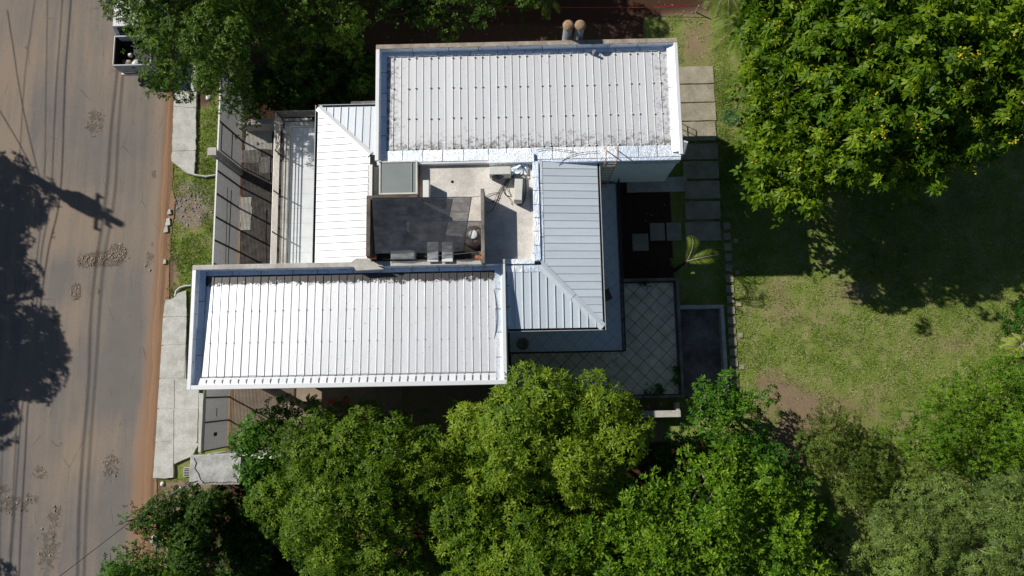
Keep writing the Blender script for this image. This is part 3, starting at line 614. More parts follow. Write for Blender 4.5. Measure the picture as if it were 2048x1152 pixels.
# net with sag
nx_, ny_ = 16, 12; c4 = [PV(744, 396, 6.78), PV(943, 394, 6.80), PV(926, 503, 6.64), PV(750, 508, 6.66)]; vs = []
for j in range(ny_+1):
    for i in range(nx_+1):
        s, t = i/nx_, j/ny_; p = [(c4[0][q]*(1-s)+c4[1][q]*s)*(1-t) + (c4[3][q]*(1-s)+c4[2][q]*s)*t for q in range(3)]
        e = math.sin(math.pi*s)*math.sin(math.pi*t); p[2] -= .12*e - .015*math.sin(s*17+t*5); p[1] += .02*math.sin(s*20)*(t > .9) - .0; vs.append(p)
net = MB().add(vs, [(j*(nx_+1)+i, (j+1)*(nx_+1)+i, (j+1)*(nx_+1)+i+1, j*(nx_+1)+i+1) for j in range(ny_) for i in range(nx_)]).build('shade_net', M['net'], None, True)
tag(net, 'dark see-through shade net stretched over the rooftop water tanks', 'shade net')
hem = MB().tube([vs[i] for i in range(nx_+1)], .012, 5).build('hem', M['rope'], net); MB().tube([vs[j*(nx_+1)+nx_] for j in range(ny_+1)], .014, 5).build('hem', M['rope'], net)
MB().tube([vs[nx_], PV(962, 392, 6.72)], .008, 4).build('tie', M['rope'], net); MB().tube([vs[-1], PV(962, 505, 6.62)], .008, 4).build('tie', M['rope'], net)
# tanks
def tank(px, py, r, h, mat, label, lidm):
    x, y = P(px, py, ZD+h); t = thing('water_tank', label, 'water tank', (x, y, ZD))
    MB().lathe([(r*.94, 0), (r, .05), (r, h*.72), (r*.96, h*.78), (r*.7, h*.92), (r*.42, h*.97)], n=28).build('body', mat, t, True); MB().lathe([(r*.42, h*.97), (r*.44, h*1.02), (r*.36, h*1.05), (.01, h*1.06)], n=20).build('lid', lidm, t, True)
tank(946, 469, .38, .80, plain('brown_grey_tank', (.22, .17, .16), .5, 0, .15), 'brown grey round water tank with white lid beside the enclosure wall', M['white'])
tank(800, 478, .40, .6, M['black'], 'black round water tank under the left half of the shade net', M['black'])
for k, (px, w__) in enumerate(((866, .30), (895, .30))):
    x, y = P(px, 515, 6.3); t = thing('solar_heater_box', ['grey covered heater tub poking from the net edge, left of its twin', 'grey covered heater tub poking from the net edge, right of its twin'][k], 'heater', (x, y, ZD))
    MB().box(-w__*.62, -.14, 0, w__*.62, .55, .55, .03).build('body', plain('pale_grey_tub', (.58, .66, .72), .5), t); MB().box(-w__*.66, -.16, .55, w__*.66, .57, .6, .015).build('lid', M['white'], t)
    MB().tube([(0, -.16, .5), (.04, -.22, .45), (.03, -.26, .2)], .012, 5).build('pipe', M['rope'], t)
def ac_unit(x, y, rz, label, tilt=0, L_=.80, D_=.30, H_=.55, z=ZD):
    t = thing('air_conditioner', label, 'air conditioner', (x, y, z), rz, 'outdoor air conditioner units on the service deck'); b = MB().box(-L_/2, -D_/2, .05, L_/2, D_/2, H_+.05, .015).build('casing', M['cream'], t)
    yy = -D_/2 - .004
    mb = MB(); n = 24; cx, cz_, R_ = -L_*.12, .05+H_/2, H_*.42
    mb.add([(cx + R_*math.cos(2*math.pi*k/n), yy, cz_ + R_*math.sin(2*math.pi*k/n)) for k in range(n)], [tuple(range(n))]); gr = mb.build('fan_grille', M['pipe'], t)
    for rr_ in (.95, .75, .55, .35, .15):
        MB().tube([(cx + R_*rr_*math.cos(2*math.pi*k/18), yy-.012, cz_ + R_*rr_*math.sin(2*math.pi*k/18)) for k in range(19)], .006, 4, False).build('grille_ring', M['post'], gr)
    for sx in (-1, 1): MB().box(sx*L_*.35-.03, -D_/2-.02, 0, sx*L_*.35+.03, D_/2+.02, .05).build('foot', M['steel'], t)
    return t
a = P(1000, 341, 6.3); ac_unit(a[0], a[1], 0, 'white outdoor unit with its round fan facing the deck, below the foil block')
a = P(1037, 382, 6.1); ac_unit(a[0], a[1], math.radians(86), 'white outdoor unit turned sideways close to the foil parapet')
a = P(808, 518, 6.0); ac_unit(a[0], a[1]+.1, math.radians(180), 'white outdoor unit half hidden under the lower net edge', L_=.85)
# cables on the deck
def cable(pts, label, r=.011, mat='rope', grp='loose cables on the service deck', name='cable'):
    q = []; pts = [Vector(p) for p in pts]
    for i in range(len(pts)-1):
        p0, p1, p2, p3 = pts[max(i-1, 0)], pts[i], pts[i+1], pts[min(i+2, len(pts)-1)]
        for k in range(6):
            t = k/6; q.append(.5*((2*p1) + (-p0+p2)*t + (2*p0-5*p1+4*p2-p3)*t*t + (-p0+3*p1-3*p2+p3)*t**3))
    q.append(pts[-1]); o = MB().tube(q, r, 5).build(name, M[mat], None, True); return tag(o, label, 'cable', grp)
dk = lambda pts, z=ZD+.03: [PV(a, b, z + (i % 2)*.03) for i, (a, b) in enumerate(pts)]
cable(dk([(1030, 350), (1012, 362), (1000, 378), (990, 398), (985, 410)]), 'black cable sweeping from the foil heap down the deck past the sideways unit')
cable(dk([(1028, 354), (1014, 366), (1008, 385), (1020, 398), (1024, 410)]), 'black cable hooking round beside the sideways unit')
cable(dk([(1040, 345), (1020, 356), (1004, 380), (985, 420), (972, 424)]), 'longest black cable ending at the enclosure wall foot')
cable(dk([(1018, 362), (1015, 378), (1022, 392), (1010, 388), (1005, 372)]), 'looped black cable in the middle of the deck tangle')
cable(dk([(998, 385), (980, 388), (968, 398), (980, 405), (1000, 395)]), 'thin black cable coiling next to the enclosure wall')
cable(dk([(1050, 350), (1052, 372), (1050, 395), (1044, 408), (1036, 410)], 5.77), 'thick black drain pipe curling round the foot of the sideways unit', .02)
cable(dk([(1040, 318), (1046, 335), (1054, 348), (1046, 352)], 5.85), 'pale conduit dropping from the foil block to the cables', .022, 'steel')
cable([PV(1195, 303, 6.0), PV(1160, 306, 6.0), PV(1130, 318, 5.95), PV(1110, 342, 5.85), PV(1085, 368, 5.95)], 'thin cable lying across the top of the east roof slope', .010, 'rope', 'loose cables over the roofs')
cable([PV(1072, 300, 6.02), PV(1095, 297, 6.0), PV(1130, 300, 6.02), PV(1150, 303, 6.0)], 'short cable lying on the rear wing foil edge', .010, 'rope', 'loose cables over the roofs')
# crumpled foil heap beside the unit
mb = MB(); gx = 9
a = P(1040, 336, 5.6); vs = []
for j in range(gx):
    for i in range(gx):
        u, v_ = i/(gx-1)-.5, j/(gx-1)-.5; vs.append((a[0]+u*.62+random.uniform(-.03, .03), a[1]+v_*.62+random.uniform(-.03, .03), ZD+.03 + .18*max(0, 1-2*math.hypot(u, v_)) + random.uniform(0, .09)))
tag(mb.add(vs, [(j*gx+i, j*gx+i+1, (j+1)*gx+i+1, (j+1)*gx+i) for j in range(gx-1) for i in range(gx-1)]).build('foil_heap', M['foil']), 'crumpled silver foil heap in the deck corner beside the fan unit', 'foil')
lump('deck_drain', 904, 363, .05, M['black'], 'small dark roof drain in the middle of the pale deck', 'drain', ZD+.03, .3)
# ------------------------------------------------------------------ ladder, vent, spout, chimneys
ld = thing('roof_ladder', 'orange steel ladder hooked over the rear wing edge above the yard', 'ladder', (0, 0, 0))
pa = [PV(1210, 298, 6.1), PV(1211, 312, 6.25), PV(1210, 325, 6.0)]; x1_, x2_ = P(1210, 322, 6.1)[0], P(1232, 322, 6.1)[0]
for x in (x1_, x2_): MB().tube([(x, 8.72, 6.02), (x, 8.6, 6.5), (x, 8.36, 6.55), (x, 8.16, 6.3), (x, 8.12, 5.0), (x, 8.12, 3.0)], .022, 6).build('rail', M['copper'], ld)
for z in np.arange(3.1, 6.3, .3): MB().tube([(x1_, 8.12, z), (x2_, 8.12, z)], .014, 5).build('rung', M['copper'], ld)
x, y = P(1188, 103, 6.1); vp = thing('vent_pipe', 'short grey vent pipe against the rear parapet', 'vent pipe', (x, y, 5.86)); MB().lathe([(.05, 0), (.05, .3), (.035, .3), (.035, .1)], n=12).build('pipe', M['gutter_lt'], vp, True)
spt = thing('rain_spout', 'white box spout tilted at the rear wing south corner', 'spout', (6.12, 8.72, 5.95), math.radians(-18)); MB().box(-.06, -.28, .1, .16, .22, .2, .01).build('casing', M['white'], spt); MB().box(-.03, -.24, .2, .13, .16, .215).build('lens', M['pipe'], spt)
for k, (px, lb) in enumerate(((1137, 'left one of the two round flues with rusty caps behind the rear wing'), (1161, 'right one of the two round flues with rusty caps behind the rear wing'))):
    x, y = P(px, 48, 6.9); c = thing('chimney_flue', lb, 'chimney', (x, y, 0), group='rusty capped flues behind the rear wing')
    MB().lathe([(.17, 0), (.17, 6.72)], n=20).build('pipe', M['pipe'], c, True); MB().lathe([(.205, 6.78), (.21, 6.82), (.12, 6.88), (.01, 6.9)], n=20).build('cap', M['rust'], c, True)
    for q in range(3): an = q*2.09; MB().box(.15*math.cos(an)-.01, .15*math.sin(an)-.01, 6.7, .15*math.cos(an)+.01, .15*math.sin(an)+.01, 6.8).build('bracket', M['steel'], c)
# ------------------------------------------------------------------ balconies
def tiles(parent, x0, y0, x1, y1, z, size, ang, mat, gap=.012, hole=None):
    ca, sa = math.cos(ang), math.sin(ang); R_ = int(math.hypot(x1-x0, y1-y0)/size)+2; cx, cy = (x0+x1)/2, (y0+y1)/2; h = (size-gap)/2; cache = None
    for i in range(-R_, R_+1):
        for j in range(-R_, R_+1):
            u, v_ = i*size, j*size; x = cx+u*ca-v_*sa; y = cy+u*sa+v_*ca
            c = [(x + a*h*ca - b*h*sa, y + a*h*sa + b*h*ca) for a, b in ((-1, -1), (1, -1), (1, 1), (-1, 1))]
            c2_ = clip_rect(c, x0, y0, x1, y1)
            if len(c2_) < 3 or (hole and all(hole[0] < q[0] < hole[2] and hole[1] < q[1] < hole[3] for q in c2_)): continue
            if len(c2_) == 4 and c2_ == c:
                if cache is None: cache = MB().prism([(p[0]-x, p[1]-y) for p in c], -.012, 0).mesh('floor_tile', mat)
                inst('floor_tile', cache, parent, (x, y, z + random.uniform(0, .003)))
            else: MB().prism(c2_, z-.012, z+random.uniform(0, .002)).build('floor_tile', mat, parent)
# west balcony
bx0, by1 = -9.80, 11.36
bw = MB().box(-9.78, 4.62, 2.73, -6.6, 11.30, 2.97).build('balcony', M['conc_dark'], house); bw['label'] = 'grey tiled front balcony behind pipe rails'
tiles(bw, -9.42, 4.62, -6.62, 10.98, 3.0, .62, 0, M['tile'], .006)
for (a, b, c, d) in ((-9.66, 4.62, -9.44, 11.2), (-9.44, 11.0, -6.6, 11.2)): MB().box(a, b, 2.97, c, d, 3.10, .01).build('kerb', M['conc'], bw)
rz_ = np.linspace(3.2, 3.80, 6)
def railing(parent, pts, zs, postx, mat='steel', r=.018, zt_=3.82, zb=2.9):
    for i, z in enumerate(zs): MB().tube([(a, b, z) for a, b in pts], r if i < len(zs)-1 else r*1.4, 5).build('rail', M[mat], parent)
    for (a, b) in postx: MB().box(a-.02, b-.02, zb, a+.02, b+.02, zt_).build('post', M['post'], parent)
ra = thing('balcony_railing'); ra.parent = house
railing(ra, [(-9.82, 4.62), (-9.82, 11.38), (-6.5, 11.38)], rz_, [(-9.80, y) for y in (11.36, 9.75, 8.05, 6.35, 4.75)] + [(-8.1, 11.36), (-6.6, 11.36)])
MB().box(-8.55, 4.64, 3.0, -7.75, 4.74, 3.25).build('vent_slot', M['black'], house)
# east balcony
be = MB().box(-.45, 1.38, 2.73, 4.12, 8.3, 2.97).build('balcony', M['conc_dark'], house); be['label'] = 'narrow shaded balcony round the east side'
tiles(be, -.4, 1.42, 4.05, 8.25, 3.0, .45, math.radians(45), M['tile'], .01, hole=(0, 3.2, 2.1, 8.3))
rb_ = thing('balcony_railing'); rb_.parent = house
railing(rb_, [(4.1, 8.28), (4.1, 1.36), (-.45, 1.36)], [3.1, 3.4, 3.7], [(4.1, y) for y in (8.2, 6.8, 5.2, 3.8, 2.6, 1.4)] + [(x, 1.36) for x in (2.8, 1.2, -.3)], 'post', .02, 3.72)
for (x, y) in ((4.2, 1.45), (3.86, 1.22)):
    t = thing('wall_lamp'); t.parent = house; t.location = (x, y, 2.95); MB().lathe([(.05, 0), (.07, .06), (.03, .13)], n=10).build('shade', M['white'], t, True); MB().box(-.12, -.012, .02, .12, .012, .05).build('bracket', M['white'], t)
pt_ = thing('plant_pot', 'round dark pot on the shaded balcony beside the front wing', 'pot', (.1, 1.72, 3.0)); MB().lathe([(.16, 0), (.24, .3), (.25, .42), (.2, .42), (.18, .36)], n=18).build('body', M['pit'], pt_, True)
x, y = P(1212, 592, 3.4); pt2 = thing('garden_chair', 'dark folded chair on the balcony next to the east eave', 'chair', (x, y, 3.0), .4)
MB().box(-.2, -.2, .42, .2, .2, .46, .01).build('seat', M['brown'], pt2); MB().box(-.2, .18, .46, .2, .21, .85, .01).build('backrest', M['brown'], pt2)
for a in (-.17, .17):
    for b in (-.17, .17): MB().box(a-.015, b-.015, 0, a+.015, b+.015, .42).build('leg', M['post'], pt2)
# ------------------------------------------------------------------ terrace, pit, garden slabs (setting)
te = MB().box(-.45, -.40, -.05, 6.78, 4.46, .775).build('terrace', M['grout']); te['kind'] = 'structure'
tiles(te, 3.9, -.36, 6.70, 4.42, .80, .46, math.radians(45), M['tile_warm'], .022); tiles(te, -.4, -.36, 3.9, 1.5, .80, .46, math.radians(45), M['tile_warm'], .022)
for (a, b, c, d) in ((6.78, -.52, 6.90, 4.60), (4.2, 4.48, 6.78, 4.60), (-.45, -.52, 6.78, -.41)): MB().box(a, b, -.05, c, d, 1.02, .01).build('parapet', M['conc_dark'], te)
pit = MB().box(6.95, -.5, -.03, 8.78, 3.30, .07).build('plant_pit', M['pit']); pit['kind'] = 'structure'
for (a, b, c, d) in ((6.92, 3.30, 8.95, 3.46), (8.79, -.6, 8.95, 3.30)): MB().box(a, b, -.03, c, d, .42, .012).build('kerb', M['walk'], pit)
bt = thing('garden_bench_wall', 'low pale masonry ledge below the terrace end', 'wall', (0, 0, 0)); 
c0 = P(1285, 822, .7); c1 = P(1362, 834, .7); MB().box(c0[0], c1[1], 0, c1[0], c0[1], .7, .01).build('ledge', M['conc'], bt); c0 = P(1352, 805, .7); c1 = P(1360, 822, .7); MB().box(c0[0], c1[1], 0, c1[0], c0[1], .68, .01).build('pier', M['conc'], bt)
gp = thing('garden_path', kind='structure')
def gslab(x0, y0, x1, y1, z=.06, mat='slab'): return MB().prism(rough_poly([(x0, y0), (x1, y0), (x1, y1), (x0, y1)], .008, .3), -.04, z+random.uniform(-.01, .01)).build('paving_slab', M[mat], gp)
for (a, b, c, d) in ((1350, 135, 1427, 167), (1350, 171, 1429, 204), (1350, 208, 1432, 241), (1350, 245, 1432, 281), (1345, 289, 1436, 318), (1365, 324, 1438, 357), (1368, 363, 1440, 397), (1369, 404, 1441, 438), (1369, 445, 1442, 481), (1299, 447, 1330, 481), (1332, 446, 1363, 481), (1264, 468, 1297, 502)):
    p = P(a, b); q = P(c, d); gslab(p[0], q[1], q[0], p[1])
p = P(1298, 375); q = P(1374, 383); gslab(5.0, q[1], q[0], 9.4, .05, 'conc')
for k, y in enumerate(range(452, 770, 21)):
    s = random.uniform(.15, .18); c = P(1453 + (k*1.05), y); a = random.uniform(-.15, .15); ca, sa = math.cos(a), math.sin(a)
    MB().prism(rough_poly([(c[0]+u*ca-v*sa, c[1]+u*sa+v*ca) for u, v in ((-s, -s), (s, -s), (s, s), (-s, s))], .01, .15), -.04, .05).build('stepping_stone', M['slab'], gp)
    if k % 3 == 1:
        c = P(1470 + k*1.05, y+9); MB().prism([(c[0]+u, c[1]+v) for u, v in ((-.1, -.09), (.1, -.1), (.1, .1), (-.09, .1))], -.04, .045).build('stepping_stone', M['slab'], gp)
# grille gate under the rear wing
gg = thing('metal_gate', 'barred steel gate in the open ground floor below the rear wing corner', 'gate', (6.0, 0, 0))
for y in np.linspace(10.9, 12.8, 8): MB().box(-.012, y-.012, 0, .012, y+.012, 2.1).build('bar', M['post'], gg)
for z in (.3, .8, 1.3, 1.75, 2.1): MB().box(-.014, 10.9, z-.014, .014, 12.8, z+.014).build('cross_bar', M['post'], gg)
# yard floors
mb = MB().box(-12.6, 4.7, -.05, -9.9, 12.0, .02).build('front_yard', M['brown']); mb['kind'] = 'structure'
for (a, b, c, d, m_) in ((493, 262, 545, 300, 'conc'), (480, 300, 520, 325, 'conc_dark'), (483, 395, 502, 460, 'conc'), (520, 315, 545, 345, 'conc_dark')):
    p = P(a, b); q = P(c, d); MB().prism(rough_poly([(p[0], q[1]), (q[0], q[1]), (q[0], p[1]), (p[0], p[1])], .06, .25), -.03, .034).build('paving_patch', M[m_], mb)
sy = MB().box(-12.6, -3.3, -.05, -5.2, 4.6, .03).build('side_yard', stained('pale_side_yard', (.34, .28, .21), (.2, .15, .11), .5)); sy['kind'] = 'structure'
wn = thing('boundary_wall', 'low grey wall closing the front yard beneath the corner tree', 'wall', (0, 0, 0)); MB().box(-12.5, 12.0, -.05, -9.2, 12.2, .9, .01).build('panel', M['conc'], wn); MB().box(-12.5, 11.97, .9, -9.2, 12.23, .95).build('coping', M['conc'], wn)
wn2 = thing('boundary_wall', 'white capped side wall running from the booth under the leaves', 'wall', (0, 0, 0)); MB().box(-12.8, -2.62, -.05, -5, -2.46, 2.0, .01).build('panel', M['wall_in'], wn2); MB().box(-12.8, -2.65, 2.0, -5, -2.43, 2.06).build('coping', M['white'], wn2)
# ------------------------------------------------------------------ slatted street fence
FX = -12.70
fe = thing('street_fence', 'tall grey horizontal slat fence along the grass verge in front of the house', 'fence', (FX, 0, 0))
posts = [13.9, 12.7, 11.55, 9.35, 8.35, 7.35, 6.35, 5.35, 4.3, 3.2, 2.1, 1.05]
def slat_bay(parent, y0, y1, h=2.45, x=0., mat=None):
    mb = MB(); z = .08
    while z < h:
        mb.add([(x-.022, y0, z+.004), (x+.012, y0, z-.012), (x+.012, y1, z-.012), (x-.022, y1, z+.004), (x-.022, y0, z+.016), (x+.012, y0, z), (x+.012, y1, z), (x-.022, y1, z+.016)], [(0, 1, 2, 3)[::-1], (4, 5, 6, 7), (1, 2, 6, 5), (3, 0, 4, 7)]); z += .055
    o = mb.build('slat_panel', mat or M['slat'], parent); o['kind'] = 'stuff'; return o
for i, y in enumerate(posts):
    MB().box(-.03, y-.03, 0, .04, y+.03, 2.5).build('post', M['post'], fe)
    if i < len(posts)-1: slat_bay(fe, posts[i+1]+.03, y-.03)
MB().box(-.035, 1.05, 2.5, .03, 13.9, 2.53).build('top_rail', M['gutter_lt'], fe)
for (y0, y1, z) in ((10.3, 11.5, 2.3), (10.3, 11.5, 1.2)): MB().box(.045, y0, z, .075, y1, z+.04).build('gate_frame', M['post'], fe)
MB().box(.045, 10.28, .1, .075, 10.32, 2.3).build('gate_frame', M['post'], fe)
MB().tube([(.06, 8.9, 1.1), (.06, 5.4, 1.15)], .018, 5).build('brace', M['post'], fe); MB().tube([(.06, 8.9, 1.5), (.06, 5.4, 1.4)], .012, 5).build('brace', M['post'], fe)
pl = thing('gate_pillar', 'square concrete pillar with pale cap standing in the slat fence line', 'pillar', (FX-.05, 10.05, 0)); MB().box(-.16, -.13, 0, .14, .13, 2.85, .01).build('shaft', M['conc'], pl); MB().box(-.2, -.17, 2.85, .18, .17, 2.93, .01).build('cap', M['conc'], pl)
ga = thing('driveway_gate', 'grey slatted driveway gate with letter slot below the front wing', 'gate', (FX-.15, 0, 0))
gp_ = [.95, -.15, -1.15, -2.3]
for i, y in enumerate(gp_):
    MB().box(-.03, y-.025, 0, .045, y+.025, 2.32).build('post', M['post'], ga)
    if i < 3: slat_bay(ga, gp_[i+1]+.025, y-.025, 2.28)
MB().box(-.035, -2.3, 2.32, .03, .95, 2.345).build('top_rail', M['post'], ga)
MB().box(.045, -1.75, 1.25, .08, -1.6, 1.5).build('letter_slot', M['black'], ga); MB().tube([(.07, -.95, 1.35), (.07, -.6, 1.35)], .02, 5).build('handle', M['post'], ga)
# concrete booth, mast
bo = thing('utility_booth', 'square pale concrete booth with flat cracked roof beside the driveway gate', 'booth', (0, 0, 0))
MB().box(-13.25, -3.5, 0, -11.4, -2.50, 2.2).build('wall', M['wall_in'], bo); MB().box(-13.36, -3.62, 2.2, -11.3, -2.43, 2.32, .015).build('roof', stained('booth_roof_concrete', (.56, .56, .53), (.22, .22, .21), .55, sc=2.2), bo)
MB().tube([(-13.2, -2.55, 2.33), (-13.1, -2.75, 2.335), (-13.16, -2.95, 2.33), (-13.0, -3.15, 2.335), (-12.9, -3.4, 2.33), (-12.75, -3.52, 2.335)], .014, 4).build('cable', M['rope'], bo)
MB().tube([(a, -3.52 + .02*math.sin(a*9), 2.34) for a in np.linspace(-12.8, -11.35, 20)], .009, 4).build('cable', M['rope'], bo)
for a in np.linspace(-12.8, -11.4, 11): MB().tube([(a, -3.5, 2.32), (a, -3.6, 2.42)], .008, 4).build('spike', M['post'], bo)
ms = thing('service_mast', 'leaning steel service mast at the booth corner over the bush', 'mast', (0, 0, 0))
b0 = (-13.3, -3.6, 0); b1 = PV(395, 962, 3.0); b2 = PV(375, 968, 4.2); b3 = PV(336, 992, 4.4)
MB().tube([b0, (-13.32, -3.62, 2.6), b1, b2], .03, 6).build('pole', M['gutter_lt'], ms); MB().tube([b1, PV(360, 975, 4.3)], .03, 6).build('arm', M['white'], ms); MB().tube([b2, b3], .018, 5).build('arm', M['steel'], ms)
cable([b3, PV(260, 1045, 4.6), PV(190, 1098, 5.0), PV(120, 1152, 5.5), PV(0, 1240, 6.4)], 'thin black service wire crossing the road corner from the leaning mast', .013, 'rope', None, 'service_wire')
# small palm and flowers beside side yard come later
# ------------------------------------------------------------------ power pole (west of the view) and its lines
def shw(px, py, z): x, y = P(px, py, .07); return (x - SX*(z-.07), y - SY*(z-.07), z)
tip = shw(243, 449, 9.6); po = thing('utility_pole', 'tall concrete power pole across the road carrying a drum transformer', 'utility pole', (tip[0], tip[1], 0))
MB().tube([(0, 0, 0), (0, 0, 9.6)], [.24, .15], 12).build('shaft', M['conc'], po); MB().lathe([(.34, 7.3), (.40, 7.4), (.40, 8.2), (.2, 8.32)], .5*.5, -.1, 18).build('transformer', M['pipe'], po, True)
MB().lathe([(.3, 7.5), (.3, 8.1)], -.3, .15, 12).build('transformer', M['pipe'], po, True)
for (z, l) in ((8.55, .85), (9.0, .4)):
    MB().box(-.05, -l, z-.05, .05, l, z+.05).build('crossarm', M['conc_dark'], po)
    for s in (-.9, -.3, .3, .9): MB().lathe([(.05, z+.05), (.07, z+.15), (.03, z+.25)], 0, s*l, 8).build('insulator', M['white'], po)
def line(shpts, z, r, label):
    q = [shw(a, b, z) for a, b in shpts]; a, b = Vector(q[0]), Vector(q[1]); c, d = Vector(q[-2]), Vector(q[-1]); q = [tuple(a + (a-b).normalized()*18)] + q + [tuple(d + (d-c).normalized()*18)]
    return cable(q, label, r, 'rope', 'overhead lines west of the road', 'power_line')
line([(236, 130), (222, 260), (213, 384), (192, 530), (181, 640), (177, 768), (166, 900), (158, 1030), (155, 1150)], 8.6, .027, 'overhead line hung highest on the power pole, outer conductor')
line([(247, 130), (237, 260), (230, 384), (207, 530), (198, 640), (190, 768), (180, 900), (172, 1030), (168, 1150)], 8.5, .022, 'overhead line hung highest on the power pole, inner conductor')
line([(142, 0), (130, 160), (121, 384), (97, 500), (80, 620), (57, 800), (50, 920), (43, 1040), (38, 1150)], 5.4, .022, 'thick telephone cable below the transformer')
line([(125, 0), (112, 180), (102, 384), (84, 500), (72, 620), (46, 800), (36, 920), (28, 1040), (20, 1150)], 5.3, .016, 'second telephone cable just beneath the thick one')
line([(95, 0), (92, 180), (88, 384), (76, 500), (65, 620), (38, 800), (30, 920), (24, 1040), (18, 1150)], 5.0, .012, 'lowest thin telephone cable')
line([(70, 0), (50, 150), (40, 300), (28, 400), (20, 620), (10, 800), (3, 950), (0, 1100)], 5.2, .012, 'loose thin drop cable west of the others')
cable([shw(0, 222, 5.3), shw(40, 290, 5.3), shw(82, 370, 5.5)], 'guy wire slanting to the power pole', .02, 'rope', 'stay wires of the pole', 'guy_wire'); cable([shw(15, 20, 5), shw(45, 210, 5.2), shw(82, 368, 5.5)], 'longer guy wire slanting to the power pole', .018, 'rope', 'stay wires of the pole', 'guy_wire')
# ------------------------------------------------------------------ pickup
tr = thing('pickup_truck', 'white double cab pickup parked under the corner tree with sacks in its bed', 'pickup truck', (-17.33, 14.72, .07))
def skin(profile, x0, x1, name, mat, parent, tx0=None, bev=.05):
    """extrude a y-z profile across x with tapered roof"""
    n = len(profile); vs = []
    for s in (0, 1):
        for (y, z, ins) in profile: vs.append(((x0 + ins) if s == 0 else (x1 - ins), y, z))
    return MB().add(vs, [tuple(range(n))[::-1], tuple(range(n, 2*n))] + [(i, (i+1) % n, (i+1) % n + n, i+n) for i in range(n)]).build(name, mat, parent)
W = .87
skin([(1.50, .45, 0), (5.0, .45, 0), (5.12, .6, .06), (5.1, .95, .08), (3.9, 1.08, .04), (1.50, 1.1, 0)], -W, W, 'body', M['paint'], tr)
cb = skin([(1.52, 1.1, .02), (1.60, 1.42, .1), (1.72, 1.66, .16), (2.0, 1.70, .18), (3.0, 1.68, .18), (3.3, 1.6, .16), (4.0, 1.09, .04)], -W, W, 'cab', M['paint'], tr)
MB().add([(-.62, 1.49, 1.15), (.62, 1.49, 1.15), (.56, 1.66, 1.62), (-.56, 1.66, 1.62)], [(0, 1, 2, 3)]).build('rear_window', M['carglass'], cb)
MB().add([(-.68, 3.92, 1.15), (.68, 3.92, 1.15), (.6, 3.34, 1.60), (-.6, 3.34, 1.60)], [(0, 1, 2, 3)]).build('windscreen', M['carglass'], cb)
for s in (-1, 1): MB().add([(s*.84, 1.75, 1.15), (s*.84, 3.7, 1.15), (s*.72, 3.15, 1.6), (s*.72, 1.8, 1.6)], [(0, 1, 2, 3)]).build('side_window', M['carglass'], cb)
bd = MB().box(-W, .1, .45, W, 1.48, .72).build('bed', M['black'], tr)
for s in (-1, 1):
    MB().box(s*W, .1, .72, s*(W-.045), 1.48, 1.24, .012).build('side_panel', M['paint'], bd)
    MB().box(s*(W-.045), .1, .72, s*(W-.07), 1.48, 1.22).build('liner', M['black'], bd)
    MB().box(s*(W-.02), .06, .75, s*(W-.14), .1, 1.12).build('taillight', M['redl'], tr)
    MB().tube([(s*.88, 3.35, 1.15), (s*1.03, 3.32, 1.2)], .03, 5).build('mirror_arm', M['black'], tr); MB().box(s*.98, 3.24, 1.12, s*1.12, 3.34, 1.34, .02).build('mirror', M['paint'], tr)
    for y in (.85, 4.15):
        wl_ = MB(); 
        n_ = 20; R0 = .36; vs = []; 
        for xx_, r_ in ((.70, R0*.9), (.73, R0), (.86, R0), (.885, R0*.9)): vs += [(s*xx_, y + r_*math.cos(2*math.pi*k/n_), .36 + r_*math.sin(2*math.pi*k/n_)) for k in range(n_)]
        fs = [(i*n_+k, i*n_+(k+1) % n_, (i+1)*n_+(k+1) % n_, (i+1)*n_+k) for i in range(3) for k in range(n_)] + [tuple(range(n_)), tuple(range(3*n_, 4*n_))]
        wo = wl_.add(vs, fs).build('wheel', M['tyre'], tr); MB().add([(s*.888, y + .2*math.cos(2*math.pi*k/14), .36 + .2*math.sin(2*math.pi*k/14)) for k in range(14)], [tuple(range(14))]).build('rim', M['steel'], wo)
tg = MB().box(-W+.02, .02, .62, W-.02, .1, 1.25, .02).build('tailgate', M['greyp'], tr); MB().box(-.08, .0, 1.02, .08, .02, 1.08).build('handle', M['black'], tg)  # white tailgate's shaded face is put into its grey-blue colour
MB().box(-W+.04, -.1, .45, W-.04, .02, .6, .03).build('bumper', M['gutter_lt'], tr); MB().box(-W+.05, 5.08, .45, W-.05, 5.2, .7, .03).build('bumper', M['greyp'], tr); MB().box(-.8, 1.40, 1.22, .8, 1.47, 1.28, .01).build('headboard', M['greyp'], tr)
for k, (x, y, r, m_, lb) in enumerate(((-.38, .35, .17, 'bag', 'tan sack nearest the tailgate in the pickup bed'), (-.6, .45, .12, 'rust', 'small orange bundle at the left side of the pickup bed'), (.0, .32, .2, 'white', 'white sack in the pickup bed beside the tan one'), (-.35, .75, .12, 'white', 'small white bundle in the middle of the pickup bed'))):
    mb = MB(); mb.lathe([(r*.5, 0), (r, r*.35), (r*.9, r*.8), (r*.4, r*1.15), (.01, r*1.2)], 0, 0, 9); mb.v = [(a*(1+random.uniform(-.2, .2)), b*(1+random.uniform(-.2, .2)), c*(1+random.uniform(-.1, .2))) for a, b, c in mb.v]
    tag(mb.build('sack', M[m_], None, True, (-17.33+x, 14.72+y, .07+.72)), lb, 'sack')
